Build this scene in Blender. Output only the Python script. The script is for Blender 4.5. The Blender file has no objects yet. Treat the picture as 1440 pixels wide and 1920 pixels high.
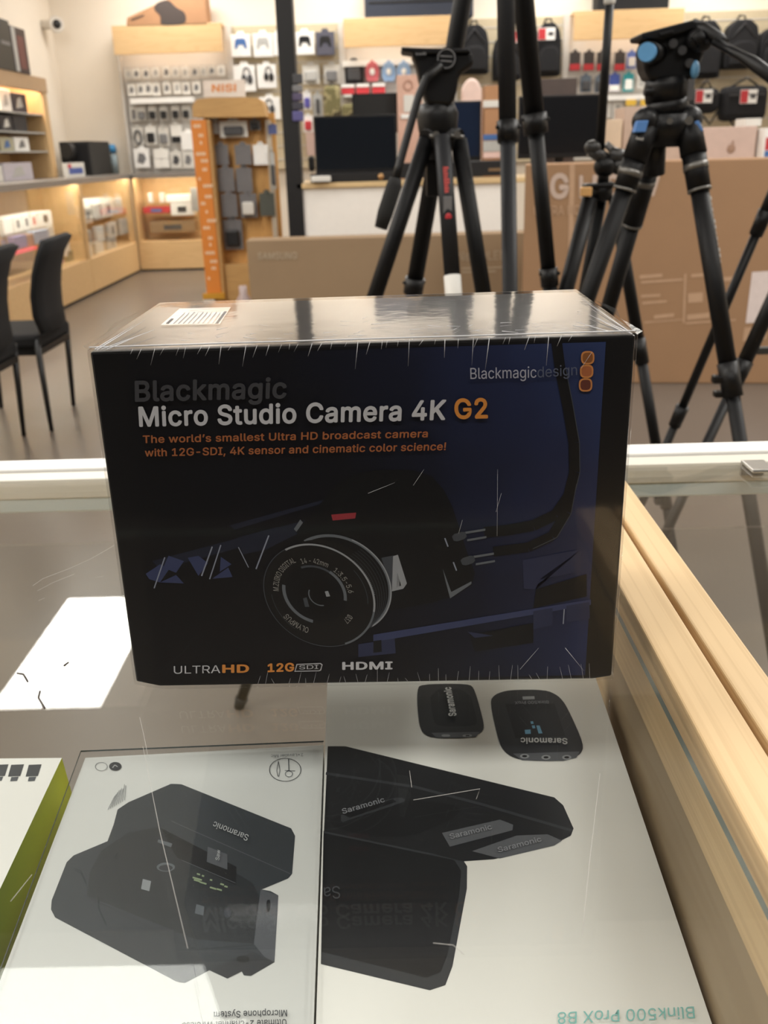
import bpy, bmesh, math, random
from mathutils import Vector, Matrix
random.seed(7)
S = bpy.context.scene
COL = S.collection

# ------------------------------------------------------------------ camera
H = 1.26                                   # eye height of the photographer (m)
FPX, PITCH, ROLL, YAW = 1744.7, 0.369485, -0.0300253, 0.01333
def _basis():
    cp, sp = math.cos(PITCH), math.sin(PITCH)
    fwd = Vector((0, cp, -sp)); up = Vector((0, sp, cp)); r = Vector((1, 0, 0))
    c, s = math.cos(ROLL), math.sin(ROLL)
    R = Matrix.Rotation(YAW, 3, 'Z')
    return R @ (c*r + s*up), R @ (c*up - s*r), R @ fwd
CR, CU, CF = _basis()
CP = Vector((0, 0, H))
cam_d = bpy.data.cameras.new('camera')
cam = bpy.data.objects.new('camera', cam_d); COL.objects.link(cam)
m = Matrix((CR, CU, -CF)).transposed().to_4x4(); m.translation = CP
cam.matrix_world = m
cam_d.sensor_fit = 'VERTICAL'; cam_d.sensor_height = 36.0; cam_d.sensor_width = 27.0
cam_d.lens = FPX/1920*36.0
cam_d.clip_start = 0.02; cam_d.clip_end = 60
cam_d.dof.use_dof = True; cam_d.dof.focus_distance = 0.47; cam_d.dof.aperture_fstop = 16.0
S.camera = cam
S.view_settings.view_transform = 'Standard'; S.view_settings.look = 'None'
S.view_settings.gamma = 1.0; S.view_settings.exposure = 0.0
S.view_settings.use_curve_mapping = False
w = bpy.data.worlds.new('world'); S.world = w; w.use_nodes = True
w.node_tree.nodes['Background'].inputs[0].default_value = (0.75, 0.85, 1.0, 1)
w.node_tree.nodes['Background'].inputs[1].default_value = 0.15

# ------------------------------------------------------------------ lights: ceiling troffers of the shop, plus added fill panels
CEIL = 3.5
TROFF_FILL = [(-1.92, 4.9, 0.6, 1.47, 1.0)]
for x in (0.55,): TROFF_FILL.append((x, 7.9, .6, 1.2, 1.0))
for x in (-2.3, -.3, 1.7, 3.7): TROFF_FILL.append((x, 11.2, 1.2, .6, 1.0))
TROFF_FILL += [(4.6, 7.9, .6, 1.2, 1.0), (0.9, 5.6, .6, 1.2, 1.0), (3.0, 4.9, .6, 1.2, 1.0), (3.4, 1.6, .6, 1.2, 1.7), (-3.2, 8.7, .6, 1.2, 1.0), (-2.6, 1.4, .6, 1.2, 1.4), (2.7, 3.4, 1.2, .6, 1.6), (-3.0, 3.4, 1.2, .6, 1.5)]  # last two: fill panels added under the beam to brighten the desk front
for x in (-1.1, 1.3): TROFF_FILL.append((x, 1.2, 1.2, .6, .5))
for x in (-1.5, 0., 1.5): TROFF_FILL.append((x, -1.1, 1.2, .6, .72))  # unseen fill panels added behind the camera to light the box front
LRAD = 16.0
for i, (x, y, sx, sy, k) in enumerate(TROFF_FILL):
    ld = bpy.data.lights.new('troffer_or_fill_light', 'AREA'); ld.shape = 'RECTANGLE'; ld.size = sx; ld.size_y = sy
    rad = LRAD*k
    ld.energy = rad*math.pi*sx*sy; ld.color = (1.0, 0.965, 0.91)
    lo = bpy.data.objects.new('troffer_or_fill_light', ld); COL.objects.link(lo)
    lo.location = (x, y, CEIL-(.152 if 2.75 < y < 4.1 else .012))

# ------------------------------------------------------------------ letter outlines (sans serif)
GLYPHS = {
    ' ': (188, []),
    '!': (196, [[67,160,63,509,132,509,128,160], [98,-4,86,-3,75,1,66,9,58,18,54,29,52,41,54,53,58,64,66,73,75,80,86,85,98,86,110,85,121,80,130,73,138,64,142,53,143,41,142,29,138,18,130,9,121,1,110,-3]]),
    ',': (188, [[38,-119,68,71,137,71,84,-119]]),
    '-': (453, [[337,244,337,188,114,188,114,244]]),
    '.': (188, [[95,-4,83,-3,73,1,63,9,55,18,51,29,50,41,51,53,55,64,63,73,73,81,83,85,95,87,107,85,118,81,128,73,135,64,140,53,141,41,140,29,135,18,128,9,118,1,107,-3]]),
    '0': (453, [[227,-7,191,-3,158,7,130,24,105,48,85,77,69,113,57,155,50,202,48,254,50,306,57,353,69,395,85,431,106,461,130,484,159,502,191,512,227,516,262,512,295,502,323,484,348,461,368,431,384,395,396,353,403,306,405,254,403,202,396,155,384,113,368,77,348,48,323,24,295,7,263,-3], [227,50,250,52,271,60,290,74,306,92,320,116,330,144,338,176,342,213,344,254,342,295,338,332,330,365,320,393,306,416,290,435,271,449,250,457,227,460,203,457,182,449,163,435,147,416,134,393,123,365,115,332,111,295,109,254,111,213,115,176,123,144,134,116,147,92,163,74,182,60,203,52]]),
    '1': (453, [[76,0,76,55,391,55,391,0], [276,509,276,0,212,0,212,448,209,448,86,358,86,427,198,509]]),
    '2': (453, [[64,0,64,47,234,229,252,248,268,266,282,282,294,298,303,312,311,327,316,341,319,356,320,371,319,389,315,405,308,419,298,431,287,441,273,449,258,455,241,458,224,460,205,458,188,454,172,447,159,438,148,427,139,413,132,398,128,381,127,362,66,362,68,391,75,418,86,442,102,464,121,482,143,496,168,507,196,513,225,516,254,513,281,507,306,497,328,482,346,465,361,445,372,423,379,398,381,372,380,354,377,336,371,318,363,299,351,280,336,259,317,235,294,209,267,180,153,60,153,57,389,57,389,0]]),
    '3': (453, [[218,-7,188,-5,159,1,133,10,108,22,88,38,70,57,57,79,48,104,44,132,109,132,112,115,118,100,126,87,137,76,150,66,165,59,182,54,200,51,219,50,239,51,258,55,275,61,291,69,304,80,315,93,323,108,328,125,329,145,328,163,323,180,316,196,306,211,292,223,275,234,254,241,229,246,201,248,157,248,157,299,288,448,288,452,70,452,70,509,372,509,372,461,211,278,211,289,247,290,279,286,308,276,333,262,354,244,371,222,383,198,391,173,393,145,390,116,383,90,370,66,354,45,333,27,309,12,281,2,251,-5]]),
    '4': (453, [[40,105,40,158,247,509,311,509,109,166,109,163,413,163,413,105], [282,0,282,121,282,146,282,318,343,318,343,0]]),
    '5': (453, [[221,-7,192,-5,165,1,140,11,118,25,99,41,83,60,71,82,63,105,60,130,122,130,125,115,130,102,138,89,148,78,160,68,173,60,188,54,204,51,221,50,241,51,259,56,276,64,291,75,304,89,314,104,322,122,326,141,328,162,326,183,321,203,314,221,303,237,290,251,275,262,257,270,238,275,218,277,201,276,184,273,167,268,152,262,139,255,128,246,67,253,96,509,366,509,366,452,151,452,134,301,136,301,148,311,162,318,178,325,194,330,212,333,229,334,252,332,274,328,294,321,313,311,330,299,345,285,358,269,370,251,379,231,386,210,390,187,391,163,388,132,381,102,369,76,352,52,332,32,309,15,282,3,253,-4]]),
    '6': (453, [[226,-7,196,-4,168,3,142,15,119,31,100,51,84,74,73,101,66,130,64,162,65,187,71,212,80,239,93,268,112,302,137,340,252,509,322,509,151,261,145,261,151,270,157,279,165,288,174,295,184,302,196,307,208,311,221,313,235,314,265,312,291,305,316,295,337,280,355,262,370,240,380,215,387,187,389,157,387,127,379,98,368,73,352,50,333,30,310,14,284,3,257,-4], [226,48,245,50,263,55,279,63,293,73,304,86,314,101,322,119,326,137,327,157,326,178,322,196,314,213,304,228,293,241,279,251,263,259,245,264,226,265,207,264,190,259,174,252,160,241,148,229,138,214,131,197,126,179,125,158,126,138,131,119,138,102,148,86,160,73,174,63,190,55,207,50]]),
    '7': (453, [[97,0,323,448,323,452,62,452,62,509,391,509,391,449,165,0]]),
    '8': (453, [[226,-7,193,-5,163,1,136,11,111,25,91,42,74,62,62,84,54,109,52,135,53,156,58,176,65,195,75,212,87,228,101,241,117,252,134,260,153,265,153,267,129,276,109,289,93,308,80,330,73,354,70,380,73,405,79,429,90,450,106,469,124,485,146,498,170,508,197,514,226,516,255,514,282,508,306,498,328,485,346,469,361,450,373,429,379,405,382,380,379,354,372,330,359,308,343,289,323,276,300,267,300,265,319,260,335,252,351,241,365,228,377,212,387,195,395,176,399,156,401,135,398,109,391,84,378,62,362,42,341,25,317,11,289,1,259,-5], [226,49,248,50,267,54,285,60,300,69,313,79,323,91,331,106,335,121,337,139,335,157,330,173,322,189,312,202,298,213,283,223,265,230,247,234,226,235,206,234,187,230,169,223,154,213,140,202,130,189,122,173,117,157,115,139,117,121,121,106,129,91,139,79,152,69,167,60,185,54,205,50], [226,290,244,291,260,294,274,300,287,308,298,318,307,330,314,344,318,359,319,376,318,392,314,407,308,420,299,432,288,442,275,449,260,455,244,459,226,460,208,459,192,455,177,449,164,442,153,432,145,420,138,407,134,392,133,376,134,359,138,344,145,330,154,318,165,308,178,300,193,294,209,291]]),
    ':': (188, [[95,-4,83,-3,73,1,63,9,55,18,51,29,50,41,51,53,55,64,63,73,73,81,83,85,95,87,107,85,118,81,128,73,135,64,140,53,141,41,140,29,135,18,128,9,118,1,107,-3], [95,271,83,272,73,277,63,284,55,294,51,304,50,316,51,328,55,339,63,349,73,356,83,360,95,362,107,360,118,356,128,349,135,339,140,328,141,316,140,304,135,294,128,284,118,277,107,272]]),
    'A': (480, [[16,0,201,509,276,509,463,0,395,0,287,302,280,323,272,346,264,372,255,402,244,438,232,478,245,478,233,437,222,402,213,371,204,345,197,322,191,302,85,0], [110,142,110,199,370,199,370,142]]),
    'B': (456, [[60,0,60,509,241,509,274,507,304,501,329,491,350,477,367,461,381,442,390,421,396,398,398,374,397,353,393,336,387,320,378,307,368,295,356,286,343,278,329,272,315,267,315,262,331,260,347,254,363,245,378,234,391,220,402,203,411,184,416,161,418,136,416,111,410,88,400,67,386,48,368,31,344,18,317,8,284,2,247,0], [125,57,245,57,281,60,309,67,330,80,344,96,353,115,355,137,354,153,350,169,342,184,333,197,320,209,306,218,289,225,269,229,248,231,125,231], [125,285,238,285,256,287,273,290,288,296,302,304,314,314,323,326,330,340,335,355,336,372,333,393,326,412,313,429,294,442,270,449,240,452,125,452]]),
    'C': (510, [[267,-7,225,-3,186,7,150,25,119,49,92,79,70,115,53,157,44,203,40,254,44,305,53,352,70,393,92,429,119,459,150,484,186,501,225,512,267,516,293,514,317,511,340,504,362,496,383,485,402,471,419,456,435,438,448,418,459,397,467,373,473,348,408,348,404,365,397,380,389,395,380,407,369,418,357,428,344,437,330,444,315,449,300,453,284,455,267,456,237,453,209,445,184,432,161,414,141,391,125,364,113,332,106,295,103,254,106,213,113,177,125,145,141,117,161,94,184,76,210,63,237,56,267,53,284,54,300,56,315,60,330,65,344,72,357,81,369,90,380,102,389,114,397,128,404,144,408,160,473,160,467,135,459,112,448,91,435,71,420,53,402,38,383,24,363,13,341,5,317,-2,293,-6]]),
    'D': (503, [[219,0,96,0,96,57,215,57,254,60,288,68,318,81,343,99,363,122,379,149,390,181,397,216,399,255,397,294,390,329,379,361,364,388,344,410,320,428,291,441,258,449,221,452,93,452,93,509,225,509,273,505,315,495,353,478,385,455,412,426,433,391,449,351,458,306,462,255,458,205,449,159,433,119,411,83,384,54,351,31,312,14,268,3], [125,509,125,0,60,0,60,509]]),
    'E': (419, [[60,0,60,509,372,509,372,452,125,452,125,286,355,286,355,229,125,229,125,57,375,57,375,0]]),
    'F': (410, [[60,0,60,509,369,509,369,452,125,452,125,278,346,278,346,221,125,221,125,0]]),
    'G': (521, [[269,-7,225,-3,185,7,149,25,118,49,91,79,69,116,53,157,43,203,40,254,43,305,53,352,69,393,91,429,117,459,149,484,184,501,223,512,265,516,291,514,316,510,340,504,363,494,384,483,403,469,421,453,436,436,449,416,460,395,468,373,474,349,408,349,402,365,395,379,387,393,378,406,368,417,356,427,344,436,330,443,315,448,300,453,283,455,265,456,236,453,209,445,183,432,160,414,141,392,125,364,113,332,106,295,103,254,106,213,113,177,125,145,141,117,161,95,184,76,210,63,238,56,269,53,296,55,322,61,345,71,365,85,382,102,396,123,407,147,413,173,415,202,434,199,283,199,283,256,478,256,478,200,475,160,466,124,451,91,431,62,406,38,377,19,344,5,308,-4]]),
    'H': (517, [[60,0,60,509,125,509,125,289,392,289,392,509,457,509,457,0,392,0,392,232,125,232,125,0]]),
    'I': (301, [[31,0,31,57,118,57,118,452,31,452,31,509,269,509,269,452,183,452,183,57,269,57,269,0]]),
    'K': (467, [[104,145,104,216,116,231,128,246,139,261,151,275,162,289,174,303,187,317,199,331,212,344,364,509,448,509,231,276,228,276], [60,0,60,509,125,509,125,334,124,225,125,193,125,0], [372,0,188,259,228,309,449,0]]),
    'L': (393, [[60,0,60,509,125,509,125,57,361,57,361,0]]),
    'M': (629, [[60,0,60,509,152,509,277,187,287,159,299,123,311,84,322,49,307,49,318,83,330,121,342,158,352,187,476,509,568,509,568,0,504,0,504,291,504,327,505,369,506,413,507,457,513,457,508,441,503,425,498,409,482,363,467,322,456,291,342,0,286,0,170,291,159,321,145,361,129,408,112,457,119,457,120,416,121,372,122,328,122,291,122,0]]),
    'N': (524, [[60,0,60,509,136,509,343,183,349,174,355,163,363,151,371,137,379,122,388,107,396,90,405,73,414,55,405,54,403,72,402,90,401,108,400,126,399,142,399,157,399,195,399,509,463,509,463,0,387,0,202,290,177,331,168,346,159,363,148,381,108,452,119,454,122,384,124,328,125,291,125,0]]),
    'O': (534, [[267,-7,225,-3,186,7,150,25,119,49,92,79,70,115,53,157,44,203,40,254,44,305,53,352,70,393,92,429,119,459,150,484,186,501,225,512,267,516,309,512,348,501,384,484,415,459,442,429,464,393,480,352,490,305,493,254,490,203,480,157,464,115,442,79,415,49,384,25,348,7,309,-3], [267,53,296,55,324,63,349,76,372,94,392,116,408,144,420,176,428,213,430,254,428,295,420,332,408,365,392,392,372,415,349,433,324,446,296,453,267,456,237,453,210,445,184,433,161,415,142,392,125,364,113,332,106,295,103,254,106,213,113,176,125,144,142,117,161,94,184,76,210,63,237,55]]),
    'P': (445, [[60,0,60,509,235,509,272,506,305,499,332,487,356,471,375,452,390,430,400,404,407,377,409,348,407,318,400,291,390,265,375,243,356,223,332,207,305,195,272,188,235,186,109,186,109,242,233,242,257,244,279,248,297,256,312,266,324,279,333,294,339,310,343,328,344,348,343,367,339,385,333,402,324,416,312,428,297,439,279,446,257,451,232,452,125,452,125,0]]),
    'Q': (534, [[245,159,313,159,369,85,384,65,468,-48,401,-48,346,27,331,46], [267,-7,225,-3,186,7,150,25,119,49,92,79,70,115,53,157,44,203,40,254,44,305,53,352,70,393,92,429,119,459,150,484,186,501,225,512,267,516,309,512,348,501,384,484,415,459,442,429,464,393,480,352,490,305,493,254,490,203,480,157,464,115,442,79,415,49,384,25,348,7,309,-3], [267,53,296,55,324,63,349,76,372,94,392,116,408,144,420,176,428,213,430,254,428,295,420,332,408,365,392,392,372,415,349,433,324,446,296,453,267,456,237,453,210,445,184,433,161,415,142,392,125,364,113,332,106,295,103,254,106,213,113,176,125,144,142,117,161,94,184,76,210,63,237,55]]),
    'R': (449, [[60,0,60,509,236,509,273,506,305,500,333,489,356,473,376,455,390,433,401,408,407,381,409,352,407,323,401,296,390,271,376,250,356,232,333,217,305,206,273,200,236,198,96,198,96,255,234,255,258,256,280,260,298,267,313,276,325,287,334,300,340,316,344,333,345,352,344,371,340,389,334,405,325,419,313,430,298,440,279,446,258,451,233,452,125,452,125,0], [353,0,230,229,303,229,428,0]]),
    'S': (447, [[224,-9,188,-7,156,-1,128,9,102,23,81,40,64,60,51,83,42,109,38,137,104,137,108,118,114,102,123,88,136,76,150,66,166,59,185,53,204,50,224,49,246,50,267,54,286,60,303,69,317,79,329,92,338,106,344,122,346,139,344,154,340,168,332,179,322,189,310,197,296,205,280,211,263,217,245,222,184,239,145,253,112,269,86,289,67,313,56,341,52,372,54,400,62,425,75,448,92,468,113,484,138,498,165,508,195,514,227,516,259,514,289,508,316,498,340,484,360,468,377,449,390,427,398,403,401,378,337,378,332,402,320,421,302,437,280,449,254,456,225,459,204,457,185,454,167,448,152,440,139,430,129,418,121,405,117,391,115,376,117,359,122,345,131,334,142,324,155,315,169,308,184,302,198,297,212,293,264,279,279,275,295,270,312,264,328,256,344,248,359,238,372,226,384,213,395,198,402,180,407,161,408,139,406,112,399,87,386,64,370,43,349,25,323,11,294,0,261,-7]]),
    'T': (449, [[32,452,32,509,417,509,417,452,257,452,257,0,193,0,193,452]]),
    'U': (518, [[259,-8,220,-6,186,2,154,15,126,33,103,55,85,80,71,108,63,140,60,173,60,509,124,509,124,178,126,155,132,133,141,113,153,95,169,80,187,68,208,59,232,53,259,52,285,53,309,59,331,68,349,80,364,95,377,113,385,133,391,155,393,178,393,509,457,509,457,173,454,140,446,108,433,80,414,55,391,33,363,15,332,2,297,-6]]),
    'V': (480, [[204,0,16,509,84,509,192,206,199,187,207,164,215,137,225,106,236,71,248,31,235,31,247,71,257,107,267,138,276,165,283,187,290,206,395,509,463,509,278,0]]),
    'W': (687, [[155,0,16,509,82,509,163,196,167,179,172,162,175,145,187,94,190,76,194,58,197,40,189,40,193,58,196,76,200,94,203,111,207,128,211,145,224,196,306,509,380,509,462,196,466,179,470,162,474,145,486,94,490,76,494,58,497,40,488,40,492,58,495,76,499,94,503,111,506,128,510,145,523,196,603,509,670,509,530,0,455,0,368,323,362,345,357,368,351,391,346,417,341,445,336,475,350,475,345,446,340,420,335,395,330,371,324,347,318,323,230,0]]),
    'X': (475, [[18,0,217,284,217,236,29,509,104,509,178,400,188,386,196,373,204,361,211,350,217,340,223,329,230,318,236,305,243,292,232,292,252,329,258,339,265,350,272,361,298,400,374,509,446,509,259,239,259,287,456,0,382,0,292,129,268,165,262,175,256,185,250,195,244,206,237,218,230,231,244,231,238,219,231,207,225,196,219,186,213,176,206,166,182,129,91,0]]),
    'Y': (472, [[203,0,203,208,16,509,91,509,192,344,203,327,213,309,222,292,231,274,240,254,250,230,224,230,233,254,242,275,251,293,260,310,270,327,280,344,381,509,455,509,268,208,268,0]]),
    'Z': (439, [[42,0,42,46,273,385,284,400,295,415,306,431,318,446,329,461,341,476,348,454,327,453,306,453,285,452,265,452,244,452,223,452,40,452,40,509,397,509,397,462,169,129,157,113,146,97,134,81,97,33,90,54,111,55,131,56,152,57,173,57,193,57,214,57,399,57,399,0]]),
    'a': (390, [[160,-9,137,-7,115,-3,94,5,76,15,60,29,48,45,38,63,32,84,30,108,32,128,36,146,43,161,53,174,64,184,78,193,92,200,108,206,125,211,143,214,161,217,178,220,234,227,247,229,257,231,265,235,271,240,274,246,276,255,276,257,275,272,272,285,267,297,260,307,251,315,240,322,227,327,212,330,196,331,178,330,163,327,149,322,137,316,127,309,118,301,110,292,104,283,100,274,41,291,51,313,64,331,79,346,95,358,114,368,133,375,153,380,173,383,194,384,208,384,223,382,239,379,255,375,271,369,286,360,300,350,312,336,322,320,330,301,335,278,337,251,337,0,277,0,277,52,272,52,267,43,260,34,252,25,242,16,229,8,215,1,199,-4,181,-7], [170,45,192,47,211,51,228,59,242,68,254,80,263,93,270,108,274,122,276,138,276,190,272,187,267,184,259,182,251,180,241,178,231,176,200,171,175,168,161,166,147,163,134,159,122,153,112,147,103,139,97,130,93,118,92,105,93,93,96,82,102,72,109,64,119,57,130,52,142,48,156,46]]),
    'b': (425, [[229,-8,208,-7,189,-3,172,4,159,12,147,21,138,31,130,41,123,50,118,59,112,59,112,0,53,0,53,509,114,509,114,319,118,319,123,327,130,336,137,346,147,355,158,364,171,373,188,379,207,383,229,384,259,382,287,374,313,361,335,342,354,320,370,293,381,261,388,227,390,189,388,151,381,116,370,84,355,57,336,34,313,16,288,3,260,-6], [220,47,242,49,262,55,279,66,294,80,306,97,316,117,323,139,327,163,328,189,327,215,323,239,316,261,307,281,295,298,280,311,262,322,243,328,220,330,198,328,178,322,161,312,147,299,134,282,125,263,118,241,114,216,113,189,114,162,118,138,125,115,135,95,147,78,162,65,179,55,198,49]]),
    'c': (396, [[207,-8,174,-5,144,3,117,16,93,35,72,58,56,85,44,116,37,150,34,187,37,225,44,260,56,291,72,318,93,341,117,360,144,374,174,382,207,384,226,384,243,381,260,377,276,371,291,364,305,356,318,346,330,335,340,322,349,308,356,293,362,277,303,262,300,272,295,281,290,289,284,297,278,304,270,311,261,316,252,321,242,325,231,328,220,329,207,330,184,328,163,321,145,310,130,296,118,278,108,258,102,236,98,212,96,187,98,163,102,139,108,117,118,97,130,80,145,66,163,55,184,49,207,46,220,47,232,49,243,52,253,55,262,60,271,66,279,73,285,80,292,89,297,98,301,107,304,117,363,102,357,86,350,70,341,56,331,43,319,32,306,21,292,12,277,5,261,-1,244,-5,226,-7]]),
    'd': (425, [[195,-8,165,-6,137,3,111,16,89,34,70,57,55,84,43,116,36,151,34,189,36,227,43,261,55,293,70,320,89,342,112,361,137,374,165,382,196,384,218,383,237,379,253,373,267,364,278,355,287,346,295,336,301,327,306,319,311,319,311,509,372,509,372,0,313,0,313,59,307,59,301,50,295,41,287,31,277,21,266,12,252,4,236,-3,217,-7], [205,47,226,49,246,55,263,65,278,78,290,95,299,115,306,138,310,162,312,189,310,216,306,241,300,263,290,282,278,299,263,312,246,322,227,328,205,330,182,328,162,322,145,311,130,298,118,281,108,261,102,239,98,215,96,189,98,163,102,139,109,117,118,97,130,80,145,66,162,55,182,49]]),
    'e': (404, [[212,-8,177,-5,145,3,117,16,92,35,72,58,56,85,44,116,37,150,34,187,36,224,44,258,55,290,71,317,91,340,115,359,142,373,172,382,205,384,226,383,246,380,266,374,285,366,303,355,319,341,334,324,347,305,357,282,365,256,370,227,371,194,371,169,75,169,75,221,338,221,310,202,308,226,304,248,298,269,288,286,277,301,263,314,246,323,227,328,205,330,183,328,164,323,146,313,131,301,119,286,109,270,102,251,97,231,96,211,96,178,98,151,102,127,110,106,121,88,135,73,151,61,169,53,190,48,212,46,227,47,241,49,254,53,265,58,276,65,285,73,294,82,300,93,306,105,365,91,358,72,348,55,335,39,320,26,302,14,283,4,261,-3,237,-7]]),
    'f': (254, [[228,379,228,327,6,327,6,379], [81,0,81,432,82,452,87,470,96,486,107,499,120,510,135,519,152,525,169,529,187,530,201,530,212,529,222,527,231,525,238,523,243,521,227,468,215,472,209,473,202,474,195,474,178,472,164,468,154,460,147,449,143,435,142,419,142,0]]),
    'g': (425, [[207,-151,180,-149,156,-146,134,-140,114,-132,97,-122,82,-110,70,-97,59,-84,51,-69,101,-41,107,-49,114,-57,122,-66,131,-74,142,-82,154,-88,169,-93,187,-96,207,-97,236,-95,261,-87,282,-75,298,-58,308,-34,311,-6,311,68,306,68,301,60,294,51,287,41,277,32,266,23,252,16,236,10,217,6,195,5,165,7,138,14,113,27,90,43,71,65,55,90,43,120,36,154,34,191,36,229,43,263,55,293,71,320,90,342,112,361,138,374,166,382,196,384,218,383,237,379,253,373,267,365,279,356,288,346,296,336,302,327,308,319,313,319,313,379,372,379,372,-9,370,-40,363,-67,350,-90,334,-109,314,-124,291,-136,265,-144,237,-149], [205,59,227,61,246,66,264,75,278,87,290,103,300,121,307,142,311,166,312,193,311,219,307,242,300,264,291,283,279,299,264,312,247,322,227,328,205,330,182,328,163,322,145,312,130,298,118,282,109,262,102,241,98,218,96,193,98,167,102,144,109,123,118,104,131,88,145,76,163,66,183,61]]),
    'h': (410, [[114,227,114,0,53,0,53,509,114,509,114,287,102,287,116,319,132,344,152,362,175,374,200,382,227,384,252,383,275,377,295,369,313,356,328,340,341,321,350,298,355,271,357,240,357,0,296,0,296,235,293,263,286,286,273,304,256,318,235,326,210,329,192,328,176,324,161,317,147,308,136,297,126,283,119,266,115,248]]),
    'i': (167, [[53,0,53,379,114,379,114,0], [84,443,73,444,63,448,54,455,47,463,43,472,41,483,43,494,47,504,54,512,63,518,73,522,84,524,95,522,105,518,114,512,121,504,125,494,126,483,125,472,121,463,114,455,105,448,95,444]]),
    'k': (381, [[110,137,110,212,121,212,284,379,360,379,184,199,177,199], [53,0,53,509,114,509,114,0], [294,0,148,186,191,229,372,0]]),
    'l': (189, [[139,-2,112,0,91,8,74,20,62,37,55,59,53,84,53,509,114,509,114,99,114,83,117,71,120,62,126,57,135,53,146,52,160,53,170,54,181,3,162,-1,154,-2,147,-2]]),
    'm': (610, [[53,0,53,379,112,379,112,295,108,295,114,314,122,331,132,346,144,358,158,368,172,376,187,382,203,385,219,386,245,383,268,375,287,361,303,342,314,320,321,295,312,295,318,312,326,329,337,343,350,356,364,366,381,375,398,381,417,385,437,386,458,385,478,380,497,372,514,361,529,346,541,328,550,307,555,283,557,255,557,0,496,0,496,254,493,279,485,298,473,313,456,323,438,329,419,330,402,329,387,326,374,320,363,312,353,302,345,290,340,277,336,263,335,247,335,0,274,0,274,260,272,280,265,297,253,311,238,322,220,328,199,330,185,329,171,326,158,320,145,312,135,302,126,289,119,274,115,257,114,238,114,0]]),
    'n': (410, [[114,227,114,0,53,0,53,379,112,379,112,287,102,287,116,319,132,344,152,362,175,374,200,382,227,384,252,383,275,377,295,369,313,356,328,340,341,321,350,298,355,271,357,240,357,0,296,0,296,235,293,263,286,286,273,304,256,318,235,326,210,329,192,328,176,324,161,317,147,308,136,297,126,283,119,266,115,248]]),
    'o': (416, [[207,-8,174,-5,144,3,117,16,93,35,72,58,56,85,44,116,37,150,34,187,37,225,44,260,56,291,72,318,93,341,117,360,144,374,174,382,207,384,241,382,271,374,299,360,323,341,343,318,359,291,371,260,379,225,381,187,379,150,371,116,359,85,343,58,323,35,299,16,271,3,241,-5], [207,46,231,49,252,55,270,66,285,80,298,97,307,117,314,139,318,163,319,187,318,212,314,236,307,258,298,278,285,296,270,310,252,321,231,328,207,330,184,328,163,321,145,310,130,296,118,278,108,258,102,236,98,212,96,187,98,163,102,139,108,117,118,97,130,80,145,66,163,55,184,49]]),
    'p': (425, [[53,-143,53,379,112,379,112,319,118,319,123,327,130,336,137,346,147,355,158,364,171,373,188,379,207,383,229,384,259,382,287,374,313,361,335,342,354,320,370,293,381,261,388,227,390,189,388,151,381,116,370,84,355,57,336,34,313,16,288,3,260,-6,229,-8,208,-7,189,-3,173,4,159,12,147,21,138,31,130,41,124,50,118,59,114,59,114,-143], [220,47,242,49,262,55,279,66,294,80,306,97,316,117,323,139,327,163,328,189,327,215,323,239,316,261,307,281,295,298,280,311,262,322,243,328,220,330,198,328,178,322,161,312,147,299,134,282,125,263,118,241,114,216,113,189,114,162,118,138,125,115,135,95,147,78,162,65,179,55,198,49]]),
    'r': (259, [[53,0,53,379,112,379,112,321,115,321,124,339,137,354,152,367,171,377,191,383,213,385,229,384,243,384,243,322,230,324,223,325,215,326,207,326,190,324,174,321,159,315,146,306,135,296,126,284,119,269,115,254,114,237,114,0]]),
    's': (365, [[182,-8,157,-7,133,-3,112,3,93,12,76,24,62,38,50,54,41,73,36,94,94,107,101,87,111,72,124,60,141,52,160,47,181,45,206,47,227,53,244,62,258,74,265,88,268,103,266,115,262,126,254,136,243,144,229,150,212,155,149,170,118,180,92,192,72,208,58,227,50,249,47,274,49,295,55,314,65,332,79,347,95,360,115,370,137,378,161,383,187,384,212,383,234,379,254,372,271,363,286,352,299,339,309,324,318,308,324,290,268,277,262,291,254,304,243,316,228,325,210,331,187,333,166,331,147,326,131,317,119,305,111,292,109,277,110,264,115,253,124,243,136,235,152,229,172,223,229,209,261,200,287,187,306,171,320,153,328,131,331,107,329,85,323,65,312,47,298,31,281,18,260,6,236,-2,210,-7]]),
    't': (228, [[204,379,204,327,6,327,6,379], [65,471,126,471,126,98,127,83,130,70,136,61,144,55,156,51,170,50,185,51,202,54,213,2,207,0,200,-2,192,-3,184,-3,176,-4,168,-4,138,-1,113,7,92,21,77,41,68,64,65,93]]),
    'u': (410, [[182,-5,158,-3,135,2,115,11,97,23,82,39,69,59,60,82,54,109,53,139,53,379,114,379,114,144,116,117,124,94,137,75,154,61,175,53,200,50,218,51,234,55,249,62,263,71,274,83,283,97,290,113,295,132,296,153,296,379,357,379,357,0,298,0,298,92,307,92,294,60,277,35,257,17,234,5,209,-3]]),
    'v': (390, [[163,0,17,379,84,379,165,155,173,132,180,110,187,87,193,64,199,42,206,21,184,21,191,42,197,64,203,87,209,110,216,132,224,155,305,379,371,379,226,0]]),
    'w': (567, [[138,0,23,379,87,379,133,214,140,190,147,164,154,137,161,107,168,75,175,41,165,41,172,74,179,105,186,135,192,163,199,189,206,214,252,379,316,379,362,214,368,189,375,163,382,136,388,106,395,75,402,41,391,41,399,75,406,106,413,135,420,163,427,189,434,214,480,379,545,379,429,0,368,0,319,172,305,225,300,243,295,262,291,280,277,338,291,338,277,280,263,225,258,207,253,189,248,172,199,0]]),
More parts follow.
